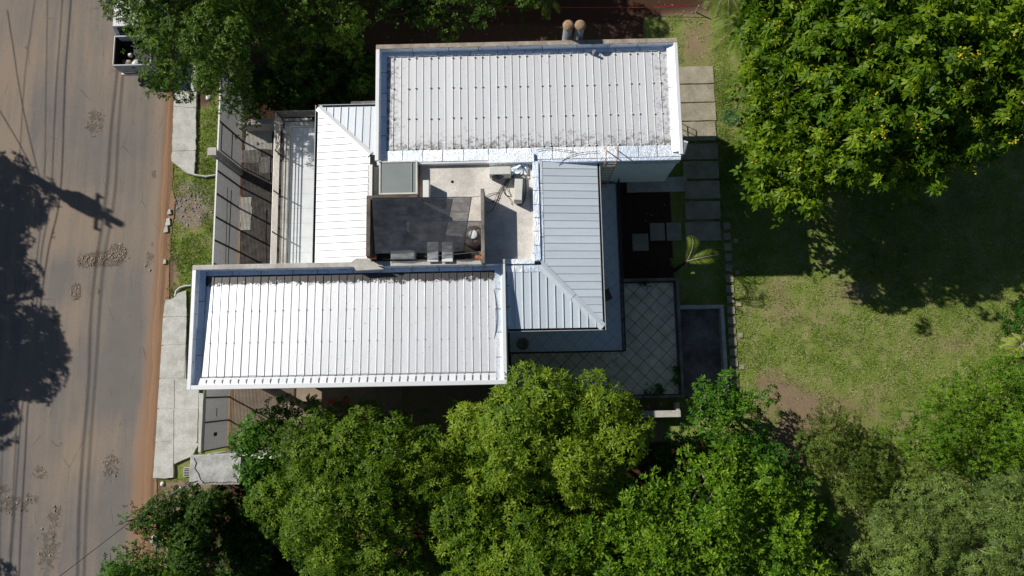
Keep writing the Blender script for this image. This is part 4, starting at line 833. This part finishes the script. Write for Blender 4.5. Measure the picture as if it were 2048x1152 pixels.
# ------------------------------------------------------------------ hose, string
mb = MB(); q = []
hx, hy = P(1457, 236)
for k in range(150):
    t = k/150*2*math.pi*5; r = .27 + .13*math.sin(k*.23) + .06*math.sin(k*.71); q.append((hx + r*math.cos(t) + .03*math.sin(k*.11), hy + r*.9*math.sin(t), .06 + .02*math.sin(k*.5)))
q += [(hx+.25+.2*k, hy+.35+.25*k+.1*math.sin(k), .05) for k in range(1, 5)]
tag(mb.tube(q, .011, 5).build('garden_hose', M['hose'], None, True), 'coiled green garden hose lying on the grass beside the slab path', 'hose')
tag(MB().tube([PV(950, 13, .5), PV(1150, 15, .42), PV(1300, 15, .4), PV(1395, 12, .5)], .016, 5).build('red_string', M['red'], None, True), 'taut red string stretched over the red soil at the rear', 'string')
for k, px in enumerate((948, 1397)):
    x, y = P(px, 13, .5); tag(MB().box(-.025, -.025, 0, .025, .025, .6, .005).build('stake', M['trunk_pale'], None, False, (x, y, 0)), ['wooden stake at the house end of the red string', 'wooden stake at the palm end of the red string'][k], 'stake')
# ------------------------------------------------------------------ vegetation
def rosettes(C, Nn, n_leaf, ln, wd, elev, rng, tone0, jit=.35, droop=.25):
    """C centres (k,3), Nn normals -> leaf quads"""
    k = len(C); n = n_leaf
    up = np.where(np.abs(Nn[:, 2:3]) > .9, [[1., 0, 0]], [[0, 0, 1.]]); T = np.cross(up, Nn); T /= np.linalg.norm(T, axis=1, keepdims=True); B = np.cross(Nn, T)
    ph = rng.random((k, 1))*6.283 + np.arange(n)[None]*(6.283/n)*1.0 + rng.normal(0, .3, (k, n)); el = elev[0] + rng.random((k, n))*(elev[1]-elev[0])
    d = (np.cos(ph)[..., None]*T[:, None] + np.sin(ph)[..., None]*B[:, None])*np.cos(el)[..., None] + Nn[:, None]*np.sin(el)[..., None]
    d += rng.normal(0, jit*.3, d.shape); d /= np.linalg.norm(d, axis=2, keepdims=True)
    s = np.cross(d, Nn[:, None] + rng.normal(0, .25, d.shape)); s /= np.linalg.norm(s, axis=2, keepdims=True)+1e-9
    l_ = ln*(.65 + .7*rng.random((k, n, 1))); w_ = wd*(.7 + .6*rng.random((k, n, 1))); b = C[:, None] + d*ln*.08
    m_ = b + d*l_*.5; t = b + d*l_; t[..., 2] -= (droop*l_)[..., 0]; m_[..., 2] += (.06*l_)[..., 0]
    V = np.stack([b, m_ + s*w_*.5, t, m_ - s*w_*.5], 2).reshape(-1, 3)
    tn = np.clip(tone0[:, None] + rng.normal(0, .16, (k, n)), 0, 1); tn = np.repeat(tn.ravel(), 4)
    Fq = np.arange(len(V)).reshape(-1, 4); return V, Fq, tn
def tree(label, poly, ze, zt, mat, seed, bump_r=.5, spacing=.75, leaf=(.16, .05), n_leaf=8, dens=30, elev=(.05, .7), barkm='trunk', cat='tree', name='tree', base=None, flat=.85, layers=1, zj=.5, limbs=9,
         tone=.45, group=None, flowers=0, shadowpoly=False, grow=1.3, fill=.8, edge_r=.5, thr=1., ldz=1.3, hv=.75):
    rng = np.random.default_rng(seed); rnd = random.Random(seed)
    zm = ze + (zt-ze)*.35
    W_ = [shw(a, b, zm)[:2] for a, b in poly] if shadowpoly else [P(a, b, zm) for a, b in poly]
    xs_ = [p[0] for p in W_]; ys_ = [p[1] for p in W_]; cen = []; tries = 0
    area = (max(xs_)-min(xs_))*(max(ys_)-min(ys_))
    for lay in range(layers):
        pts = []
        for _ in range(int(area/(spacing**2)*14)):
            x, y = rng.uniform(min(xs_), max(xs_)), rng.uniform(min(ys_), max(ys_))
            if all((x-a)**2 + (y-b)**2 > (spacing*.8)**2 for a, b, *_r in pts[-400:]): pts.append((x, y, lay))
        pa_ = np.array([(a, b) for a, b, c in pts]); ok = inpoly(pa_[:, 0], pa_[:, 1], W_); de = edged(pa_[:, 0], pa_[:, 1], W_)
        for (x, y, l__), o_, d_ in zip(pts, ok, de):
            if o_ and d_ > bump_r*edge_r*.6 + l__*ldz*.55 and rng.random() < thr: cen.append((x, y, ze + (zt-ze)*(1-math.exp(-d_/grow)) + rng.normal(0, zj) + hv*2*(float(vnoise(x + seed*3.7, y, 1.5))-.5) - l__*ldz, min(bump_r, max(.22, d_*.95+.15))*rng.uniform(.7, 1.25), d_))
    cen = np.array(cen); cx, cy = cen[:, 0].mean(), cen[:, 1].mean()
    if base is None: base = (cx, cy)
    root = thing(name, label, cat, (base[0], base[1], 0), group=group); off = np.array([base[0], base[1], 0])
    Cs = []; Ns = []; Ts = []
    for (x, y, z, r, d_) in cen:
        k = max(4, int(dens*r*r*5)); u = rng.random(k)*1.25 - .25; ph = rng.random(k)*6.283; sq = np.sqrt(np.clip(1-u*u, 0, 1))
        D_ = np.stack([sq*np.cos(ph), sq*np.sin(ph), u], 1); rad = r*(1 + rng.normal(0, .09, (k, 1)))
        Cs.append(np.array([x, y, z-.0]) + D_*rad*np.array([1, 1, flat])); n_ = D_ + np.array([0, 0, .55]) + rng.normal(0, .2, D_.shape); Ns.append(n_/np.linalg.norm(n_, axis=1, keepdims=True))
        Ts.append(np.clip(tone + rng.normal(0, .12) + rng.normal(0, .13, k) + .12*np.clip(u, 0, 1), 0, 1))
    V, Fq, tn = rosettes(np.concatenate(Cs), np.concatenate(Ns), n_leaf, leaf[0], leaf[1], elev, rng, np.concatenate(Ts))
    if fill:
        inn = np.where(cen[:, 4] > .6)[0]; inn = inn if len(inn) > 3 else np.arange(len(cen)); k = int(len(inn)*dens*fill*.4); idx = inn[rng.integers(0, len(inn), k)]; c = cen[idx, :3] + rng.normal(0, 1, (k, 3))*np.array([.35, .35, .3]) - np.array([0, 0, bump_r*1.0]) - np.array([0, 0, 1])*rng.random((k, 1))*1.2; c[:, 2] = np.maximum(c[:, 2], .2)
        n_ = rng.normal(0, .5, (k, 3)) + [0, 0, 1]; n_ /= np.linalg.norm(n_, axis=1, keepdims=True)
        V2, F2, t2 = rosettes(c, n_, 5, leaf[0]*1.3, leaf[1]*1.6, (0, .4), rng, np.full(k, max(0, tone-.12))); Fq = np.concatenate([Fq, F2+len(V)]); V = np.concatenate([V, V2]); tn = np.concatenate([tn, t2])  # inner leaves get a darker tone, shade inside the crown put into colour
    np_mesh('crown', V - off, Fq, mat, dict(tone=tn), root)
    zb = max(.4, (ze)*.45)
    if cat == 'tree' :
        mb = MB(); j = .12; tr_ = mb.tube([(0, 0, -.1), (rnd.uniform(-j, j), rnd.uniform(-j, j), zb*.5), (rnd.uniform(-j, j)*1.5, rnd.uniform(-j, j)*1.5, zb)], [.2, .15, .13], 8).build('trunk', M[barkm], root)
    order = rng.permutation(len(cen))[:limbs]
    for i in order:
        x, y, z, r, d_ = cen[i]; e = Vector((x-base[0], y-base[1], z-r*.2)); s_ = Vector((0, 0, zb*.9)); mid = s_.lerp(e, .5) + Vector((rnd.uniform(-.3, .3), rnd.uniform(-.3, .3), .25))
        q = [s_, s_.lerp(mid, .5) + Vector((0, 0, -.05)), mid, mid.lerp(e, .55) + Vector((rnd.uniform(-.12, .12), rnd.uniform(-.12, .12), .05)), e]; MB().tube(q, [.07, .055, .04, .025, .012], 6).build('branch', M[barkm], root)
        for _ in range(2):
            f_ = mid.lerp(e, rnd.uniform(.2, .7)); g_ = f_ + Vector((rnd.uniform(-.6, .6), rnd.uniform(-.6, .6), rnd.uniform(.1, .5))); MB().tube([f_, f_.lerp(g_, .5) + Vector((0, 0, .06)), g_], [.02, .014, .006], 5).build('twig', M[barkm], root)
    if flowers:
        mb = MB()
        for i in rng.permutation(len(cen))[:flowers]:
            x, y, z, r, d_ = cen[i]
            for _ in range(rnd.randint(4, 11)):
                a, b = rnd.gauss(0, .16), rnd.gauss(0, .16); s = rnd.uniform(.022, .042); p = (x-base[0]+a, y-base[1]+b, z + r*flat + .05 + rnd.uniform(-.02, .05))
                mb.lathe([(s*.3, p[2]-s), (s, p[2]), (s*.4, p[2]+s)], p[0], p[1], 5)
        f_ = mb.build('blossoms', M['yellow'], root); f_['kind'] = 'stuff'
    return root
# north-west
tree('dark green small leaved tree overhanging the pickup and the walk', [(165, -120), (185, 5), (215, 22), (235, 55), (262, 75), (275, 95), (278, 150), (295, 182), (335, 196), (355, 190), (385, 158), (408, 200), (440, 220), (462, 205), (490, 165), (515, 100), (520, -120)], 5.2, 7.8, L['small'], 11,
     .42, .52, (.11, .045), 7, 66, limbs=14, zj=.35, grow=1.8, base=P(430, 60), barkm='trunk_pale', tone=.62)
tree('darker tree crown between the corner tree and the rear wing', [(480, -120), (500, 70), (560, 130), (600, 120), (640, 100), (700, 110), (720, 60), (745, 0), (760, -120)], 3.2, 5.6, L['small'], 12, .45, .62, (.13, .05), 7, 50, zj=.5, limbs=8, tone=.6)
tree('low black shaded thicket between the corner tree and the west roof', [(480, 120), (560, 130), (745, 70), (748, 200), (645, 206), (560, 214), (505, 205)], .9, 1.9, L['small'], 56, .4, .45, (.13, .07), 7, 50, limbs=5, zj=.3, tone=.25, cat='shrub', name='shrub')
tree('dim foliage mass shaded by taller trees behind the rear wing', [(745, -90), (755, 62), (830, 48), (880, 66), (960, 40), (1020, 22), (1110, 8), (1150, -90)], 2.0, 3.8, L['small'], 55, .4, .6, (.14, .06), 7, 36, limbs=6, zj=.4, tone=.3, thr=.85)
tree('low drooping bough of leaves over the slat fence end', [(440, 170), (480, 150), (510, 200), (505, 245), (485, 262), (460, 215)], 2.6, 3.4, L['small'], 13, .3, .42, (.11, .045), 7, 45, zj=.2, limbs=4, tone=.25, fill=.2)
tree('shade tree rising behind the rear wing beyond the view', [(700, -220), (1180, -220), (1245, -20), (1295, 45), (1240, 74), (1120, 60), (1000, 95), (740, 120)], 5.5, 7.2, L['small'], 14, .6, .7, (.24, .11), 7, 22, limbs=8, fill=2., shadowpoly=True, grow=1.)
tree('second shade tree beyond the view north of the corner tree', [(430, -200), (700, -220), (770, 110), (755, 215), (640, 228), (540, 238), (480, 200), (430, 0)], 6., 7.6, L['small'], 54, .6, .7, (.24, .11), 7, 22, limbs=8, fill=2., shadowpoly=True, grow=1.)
# trees across the road (out of view, their shade falls on the road)
tree('broad tree across the road shading its far lane, upper one', [(-260, 250), (-60, 270), (10, 308), (58, 328), (80, 365), (92, 405), (78, 440), (55, 430), (30, 470), (68, 520), (72, 570), (45, 590), (-60, 600), (-260, 560)], 5.5, 7.0, L['small'], 15, .45, .6, (.2, .09), 7, 26, limbs=8, shadowpoly=True, zj=.3, grow=1., fill=1.)
tree('broad tree across the road shading its far lane, lower one', [(-260, 560), (-60, 590), (50, 588), (86, 620), (90, 655), (128, 672), (100, 690), (96, 700), (133, 700), (120, 716), (85, 712), (104, 735), (80, 780), (60, 800), (40, 838), (10, 810), (-80, 900), (-260, 920)], 5.5, 7.0, L['small'], 16, .42, .5, (.2, .09), 7, 30, limbs=8, shadowpoly=True, zj=.3, grow=1., fill=1.)
tree('young tree across the road near the lower view edge', [(-120, 1100), (0, 1118), (32, 1140), (20, 1200), (-120, 1220)], 4.5, 5.5, L['small'], 17, .4, .5, (.18, .08), 7, 26, limbs=5, shadowpoly=True)
# big bright tree north-east
tree('large spreading tree with yellow blossom shading the lawn', [(1510, -200), (1500, 10), (1520, 60), (1502, 100), (1520, 150), (1500, 190), (1522, 215), (1500, 255), (1525, 290), (1512, 330), (1518, 375), (1535, 415), (1560, 385), (1570, 420), (1640, 440), (1655, 395), (1720, 370), (1775, 395), (1770, 345), (1830, 335), (1870, 385), (1915, 395), (1925, 330), (1980, 325), (2010, 295), (2075, 270), (2150, 190), (2200, -200)],
     5.8, 8.0, L['bright'], 21, .27, .54, (.23, .09), 10, 21, (-.05, .4), 'trunk_pale', limbs=60, zj=.45, layers=3, flowers=130, fill=.9, grow=2.4, flat=.45, base=P(1830, 130), thr=.60, tone=.58, ldz=.8)
# southern trees
tree('glossy round leaved young tree against the side yard gate', [(455, 905), (480, 860), (520, 830), (560, 788), (600, 788), (600, 830), (560, 860), (560, 950), (540, 1010), (500, 990), (470, 950)], 2.6, 4.4, L['broad'], 31, .38, .48, (.12, .065), 6, 48, limbs=7, zj=.3, tone=.45)
tree('dense olive green tree left of the fruit trees below the front wing', [(545, 845), (590, 805), (650, 805), (700, 825), (745, 795), (800, 800), (850, 830), (885, 870), (870, 940), (850, 1000), (870, 1080), (860, 1220), (640, 1220), (560, 1100), (505, 1015), (520, 930)], 3.6, 6.3, L['mango'], 32, .56, .66, (.15, .042), 9, 48, limbs=8, zj=.3, fill=1.6, grow=1.6, tone=.36)
tree('tall fruit tree with long glossy leaves overlapping the terrace', [(880, 845), (905, 800), (955, 800), (1000, 775), (1030, 745), (1085, 725), (1120, 745), (1175, 738), (1235, 750), (1262, 790), (1300, 815), (1325, 865), (1300, 915), (1255, 930), (1240, 985), (1200, 1030), (1170, 1010), (1080, 1000), (960, 960)], 4.6, 7.4, L['mango'], 33, .58, .68, (.18, .045), 10, 48, limbs=8, zj=.3, fill=1.6, grow=1.5, tone=.6)
tree('fruit tree standing between the olive tree and the tall one', [(850, 900), (900, 880), (1000, 970), (1090, 1015), (1180, 1040), (1215, 1090), (1190, 1220), (850, 1220), (860, 1080), (825, 990)], 3.8, 6.2, L['mango'], 34, .56, .68, (.17, .045), 10, 46, limbs=7, zj=.35, fill=1.6, grow=1.5, tone=.48)
tree('light green tree with upright leaf tufts at the lower edge', [(1130, 1090), (1195, 1040), (1200, 1000), (1235, 985), (1290, 945), (1345, 925), (1400, 880), (1450, 860), (1500, 900), (1560, 925), (1600, 960), (1640, 1010), (1660, 1070), (1700, 1150), (1700, 1220), (1100, 1220)], 4.6, 7.2, L['yell'], 35, .42, .6, (.17, .06), 9, 40, (.3, 1.1), limbs=14, zj=.55, grow=1.6, tone=.55, barkm='trunk_pale', thr=.92)
tree('fresh green airy tree at the lawn corner beside the pit', [(1380, 800), (1395, 748), (1430, 765), (1470, 745), (1500, 775), (1545, 770), (1540, 815), (1500, 850), (1440, 870), (1370, 860)], 2.6, 4.2, L['broad'], 36, .34, .48, (.15, .06), 7, 45, (.1, .9), limbs=9, zj=.3, tone=.6, barkm='trunk_pale')
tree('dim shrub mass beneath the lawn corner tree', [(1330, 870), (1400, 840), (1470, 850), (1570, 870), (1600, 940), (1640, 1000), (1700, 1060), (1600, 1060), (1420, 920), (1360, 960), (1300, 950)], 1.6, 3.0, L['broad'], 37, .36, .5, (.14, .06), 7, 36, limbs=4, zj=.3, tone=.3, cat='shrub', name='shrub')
tree('dark olive shrub with fine leaves reaching into the lawn', [(1585, 900), (1600, 850), (1625, 800), (1655, 805), (1690, 800), (1725, 850), (1780, 875), (1790, 930), (1760, 1000), (1700, 1000), (1640, 960)], 1.7, 3.0, L['olive'], 38, .4, .5, (.085, .03), 8, 75, limbs=6, zj=.25, cat='shrub', name='shrub', tone=.55)
tree('yellow green bushy tree on the east lawn edge', [(1770, 900), (1790, 850), (1840, 800), (1850, 765), (1950, 735), (2000, 710), (2060, 700), (2160, 700), (2160, 960), (1980, 950), (1870, 940)], 1.6, 3.4, L['yell'], 39, .46, .56, (.09, .035), 8, 70, limbs=8, zj=.3, tone=.45, grow=1.8)
tree('mid green shrub between the olive shrub and the feathery tree', [(1700, 960), (1780, 930), (1860, 920), (1900, 950), (1860, 990), (1780, 1000), (1720, 1030)], 1.6, 3.0, L['olive'], 40, .4, .5, (.09, .035), 8, 65, limbs=5, zj=.3, cat='shrub', name='shrub', tone=.6)
tree('grey green feathery tree filling the lower right corner', [(1710, 1080), (1730, 1020), (1790, 1010), (1840, 965), (1950, 945), (2160, 940), (2160, 1230), (1690, 1230)], 3.2, 5.2, L['grey'], 41, .48, .56, (.13, .03), 11, 55, (-.1, .5), limbs=12, zj=.3, tone=.6, grow=2., barkm='trunk_pale')
# road side bushes
tree('dark bush at the foot of the leaning mast', [(265, 1045), (300, 1010), (325, 990), (360, 982), (425, 990), (430, 1020), (415, 1060), (430, 1110), (440, 1160), (370, 1180), (330, 1100)], 3.2, 5.0, L['small'], 42, .42, .42, (.10, .05), 8, 75, limbs=7, zj=.25, fill=3., cat='shrub', name='shrub', tone=.28)
tree('small bush on the dirt at the lower road edge', [(190, 1150), (205, 1125), (245, 1115), (275, 1110), (280, 1140), (270, 1200), (190, 1200)], 1.0, 1.8, L['broad'], 43, .28, .36, (.09, .04), 8, 60, limbs=4, zj=.15, cat='shrub', name='shrub', tone=.5)
tree('yellowish undergrowth between the two roadside bushes', [(290, 1200), (285, 1130), (320, 1115), (350, 1130), (400, 1160), (420, 1200)], .9, 1.8, L['yell'], 44, .3, .4, (.09, .04), 7, 50, limbs=3, zj=.2, cat='shrub', name='shrub', tone=.3)
tree('added dark leaves standing in for the shade beneath the fruit trees', [(435, 985), (530, 985), (560, 1060), (640, 1100), (680, 1220), (430, 1220)], .9, 1.9, L['small'], 45, .4, .4, (.12, .06), 8, 75, limbs=3, zj=.3, cat='shrub', name='shrub', tone=.3)  # dark leaf mass added to read as the black shade here
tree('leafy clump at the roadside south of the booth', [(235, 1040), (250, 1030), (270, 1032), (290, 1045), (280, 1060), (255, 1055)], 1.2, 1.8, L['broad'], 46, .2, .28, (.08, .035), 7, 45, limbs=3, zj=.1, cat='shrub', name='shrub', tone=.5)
tree('low leaf tangle below the southern trees, shade put into its dark tone', [(800, 900), (1000, 880), (1330, 900), (1400, 960), (1700, 1020), (1720, 1220), (800, 1220)], .8, 1.6, L['olive'], 50, .45, .8, (.16, .08), 7, 16, limbs=3, zj=.3, cat='shrub', name='shrub', tone=.15)  # very dark tone makes the gaps between crowns read as shade
# palms
def palm(px, py, z, label, fronds, ln, seed, lift=.5, name='palm', trunk=True, tone=.5):
    rnd = random.Random(seed); rng = np.random.default_rng(seed); x, y = P(px, py, z); root = thing(name, label, 'palm', (x, y, 0))
    if trunk: MB().tube([(0, 0, 0), (.03, .02, z*.5), (0, 0, z)], [.09, .07, .06], 8).build('trunk', M['trunk'], root)
    for (an, l_, sc_) in fronds:
        an = math.radians(an); L_ = ln*l_; pts = []; n = 12
        for i in range(n+1):
            t = i/n; r = L_*t; zz = z + lift*math.sin(min(1, t*1.25)*math.pi*.62)*sc_ - .45*t*t*sc_; pts.append(np.array([r*math.cos(an + .12*t), r*math.sin(an + .12*t), zz]))
        Vv = []; tn = []
        for i in range(1, 40):
            t = i/40; f_ = t*n; a = int(f_); p = pts[a]*(1-(f_-a)) + pts[min(a+1, n)]*(f_-a); d = pts[min(a+1, n)] - pts[a]; d /= np.linalg.norm(d)
            s = np.cross(d, [0, 0, 1]); s /= np.linalg.norm(s)
            ll = L_*.30*math.sin(math.pi*(.12 + .8*t))**.8
            for sg in (-1, 1):
                e = p + (s*sg*.8 + d*.6)*ll + np.array([0, 0, -.22*ll + rnd.uniform(-.03, .03)]); m_ = (p+e)/2 + np.array([0, 0, .03]); w_ = d*.015
                Vv += [p, m_+w_, e, m_-w_]; tn += [min(1, max(0, tone + rnd.gauss(0, .15)))]*4
        Vv = np.array(Vv); fo = np_mesh('frond', Vv, np.arange(len(Vv)).reshape(-1, 4), L['palm'], dict(tone=np.array(tn)), root); MB().tube([tuple(p) for p in pts], [.018]*4 + [.012]*(n-7) + [.006]*4, 5).build('stem', M['trunk_pale'], fo)
    return root
palm(1374, 522, 2.3, 'young palm beside the stepping stones with two sunlit fronds', [(72, 1.0, 1.7), (4, 1.15, 1.3), (-70, .5, -2.2), (165, .6, -2.4)], 1.2, 1, .45)
palm(618, 805, 1.2, 'small spiky palm on the side yard below the front wing', [(0, 1, .8), (40, .8, .8), (320, 1, .8), (180, .6, .8), (90, .7, 1), (270, .8, 1)], .55, 2, .3, tone=.3)
palm(1478, 60, 2.0, 'shaggy palm clump beside the big blossom tree', [(k*26, .9 + .2*(k % 3), .5 + .3*(k % 4)) for k in range(16)] + [(13+k*40, .7, 1.4) for k in range(9)], 1.25, 3, .6, trunk=False, tone=.4)
palm(1450, -20, 2.4, 'second shaggy palm at the upper edge of the view', [(k*24, 1., .5+.3*(k % 3)) for k in range(15)], 1.3, 4, .6, trunk=False, tone=.4)
palm(1100, 2, 1.6, 'dim palm shoot on the red soil behind the rear wing', [(200, 1, 1), (240, 1, 1), (300, .9, 1), (20, .9, 1), (100, 1, 1)], .8, 5, .5, tone=.4)
palm(2040, 690, .9, 'broad leaved pale palm on the lawn edge at the right', [(150, 1, 1), (180, 1.1, 1), (215, 1, 1), (100, .8, 1), (260, .8, 1), (20, .8, 1)], .7, 6, .3, tone=.9)
tree('leafy shrub at the right edge of the lawn', [(2030, 640), (2050, 590), (2110, 600), (2110, 680), (2050, 670)], .8, 1.8, L['broad'], 47, .3, .4, (.1, .04), 7, 45, limbs=3, cat='shrub', name='shrub', tone=.3)
tree('small red flowering shrub between the side yard and olive tree', [(640, 800), (700, 796), (705, 812), (650, 818)], .8, 1.5, L['redl'] if 'redl' in L else L['small'], 48, .18, .3, (.07, .04), 6, 30, limbs=2, cat='shrub', name='shrub', tone=.4, fill=.2)
mb = MB()
for _ in range(40):
    a = PV(random.uniform(655, 700), random.uniform(798, 812), random.uniform(1.3, 1.9)); mb.lathe([(.02, a[2]-.03), (.05, a[2]), (.02, a[2]+.03)], a[0], a[1], 5)
tag(mb.build('red_flowers', M['redf']), 'scattered red flowers glowing against the olive tree edge', 'flowers')['kind'] = 'stuff'
# vines on the terrace edge
def tuft(px, py, z, n, r, label, mat=L['broad'], name='creeper'):
    x, y = P(px, py, z); rng = np.random.default_rng(px); c = np.stack([rng.normal(0, r, n), rng.normal(0, r, n), rng.uniform(0, .18, n)], 1); nn = rng.normal(0, .4, (n, 3)) + [0, 0, 1]; nn /= np.linalg.norm(nn, axis=1, keepdims=True)
    V, Fq, tn = rosettes(c, nn, 5, .09, .035, (0, .6), rng, np.full(n, .4)); o = np_mesh(name, V, Fq, mat, dict(tone=tn)); o.location = (x, y, z); return tag(o, label, 'creeper')
tuft(1290, 566, .82, 22, .11, 'dark leafy sprig creeping over the upper terrace edge'); tuft(1352, 740, .9, 30, .10, 'thin vine halfway along the terrace side wall'); tuft(1352, 765, .9, 26, .12, 'denser vine near the lower terrace corner'); tuft(1320, 782, .82, 40, .14, 'dark creeper clump on the lower terrace floor')
tuft(1300, 792, .9, 40, .2, 'weeds along the lower terrace parapet')
# ------------------------------------------------------------------ grass blades
rng = np.random.default_rng(5)
def blades(n, x0, y0, x1, y1, polyex=None, h=(.03, .075)):
    x = rng.uniform(x0, x1, n); y = rng.uniform(y0, y1, n); xs_, ys_, gg_ = gfield; i = np.clip(np.searchsorted(xs_, x), 1, len(xs_)-1); j = np.clip(np.searchsorted(ys_, y), 1, len(ys_)-1)
    g = gg_[j, i] + (fbm(x, y, .35)-.5)*1.3; k = g > rng.uniform(.25, .75, n); x, y = x[k], y[k]; n = len(x); hh = rng.uniform(*h, n); a = rng.random(n)*6.283; w_ = rng.uniform(.008, .018, n); lx, ly = rng.normal(0, .05, n), rng.normal(0, .05, n)
    z0 = .02*np.ones(n); A = np.stack([x - w_*np.cos(a), y - w_*np.sin(a), z0], 1); B = np.stack([x + w_*np.cos(a), y + w_*np.sin(a), z0], 1); C_ = np.stack([x + lx, y + ly, z0 + hh], 1)
    tn = np.clip(.45 + (fbm(x, y, 1.3)-.5)*1.2 + rng.normal(0, .22, n), 0, 1); return np.stack([A, B, C_], 1).reshape(-1, 3), np.repeat(tn, 3)
Vs = []; Ts = []
for args in ((190000, 8.9, -6, 24.5, 14.5), (24000, 6.1, 9, 10, 18.5), (42000, -15.9, 3.6, -12.8, 15), (5000, -16.0, -6, -13.3, -3.6), (3500, -15.0, -.2, -14.75, 4.3)):
    v, t = blades(*args); Vs.append(v); Ts.append(t)
V = np.concatenate(Vs); go = np_mesh('grass', V, np.arange(len(V)).reshape(-1, 3), M['grass'], dict(tone=np.concatenate(Ts)), k=3); tag(go, 'short mown lawn grass and verge grass with bare dry patches', 'grass', kind='stuff')
# dead leaves and clods on the yard soil
o = stones('leaf_litter', [(1350, 420, 60, 60, .5), (620, 160, 130, 60, .8), (1330, 60, 90, 50, .6), (1600, 850, 110, 50, .3), (880, 40, 120, 40, .6), (300, 1000, 30, 60, 1.2)], M['stone'], '', 60, .012, .035, .02)
tag(o, 'scattered dry leaves and clods on the bare garden soil', 'leaf litter')
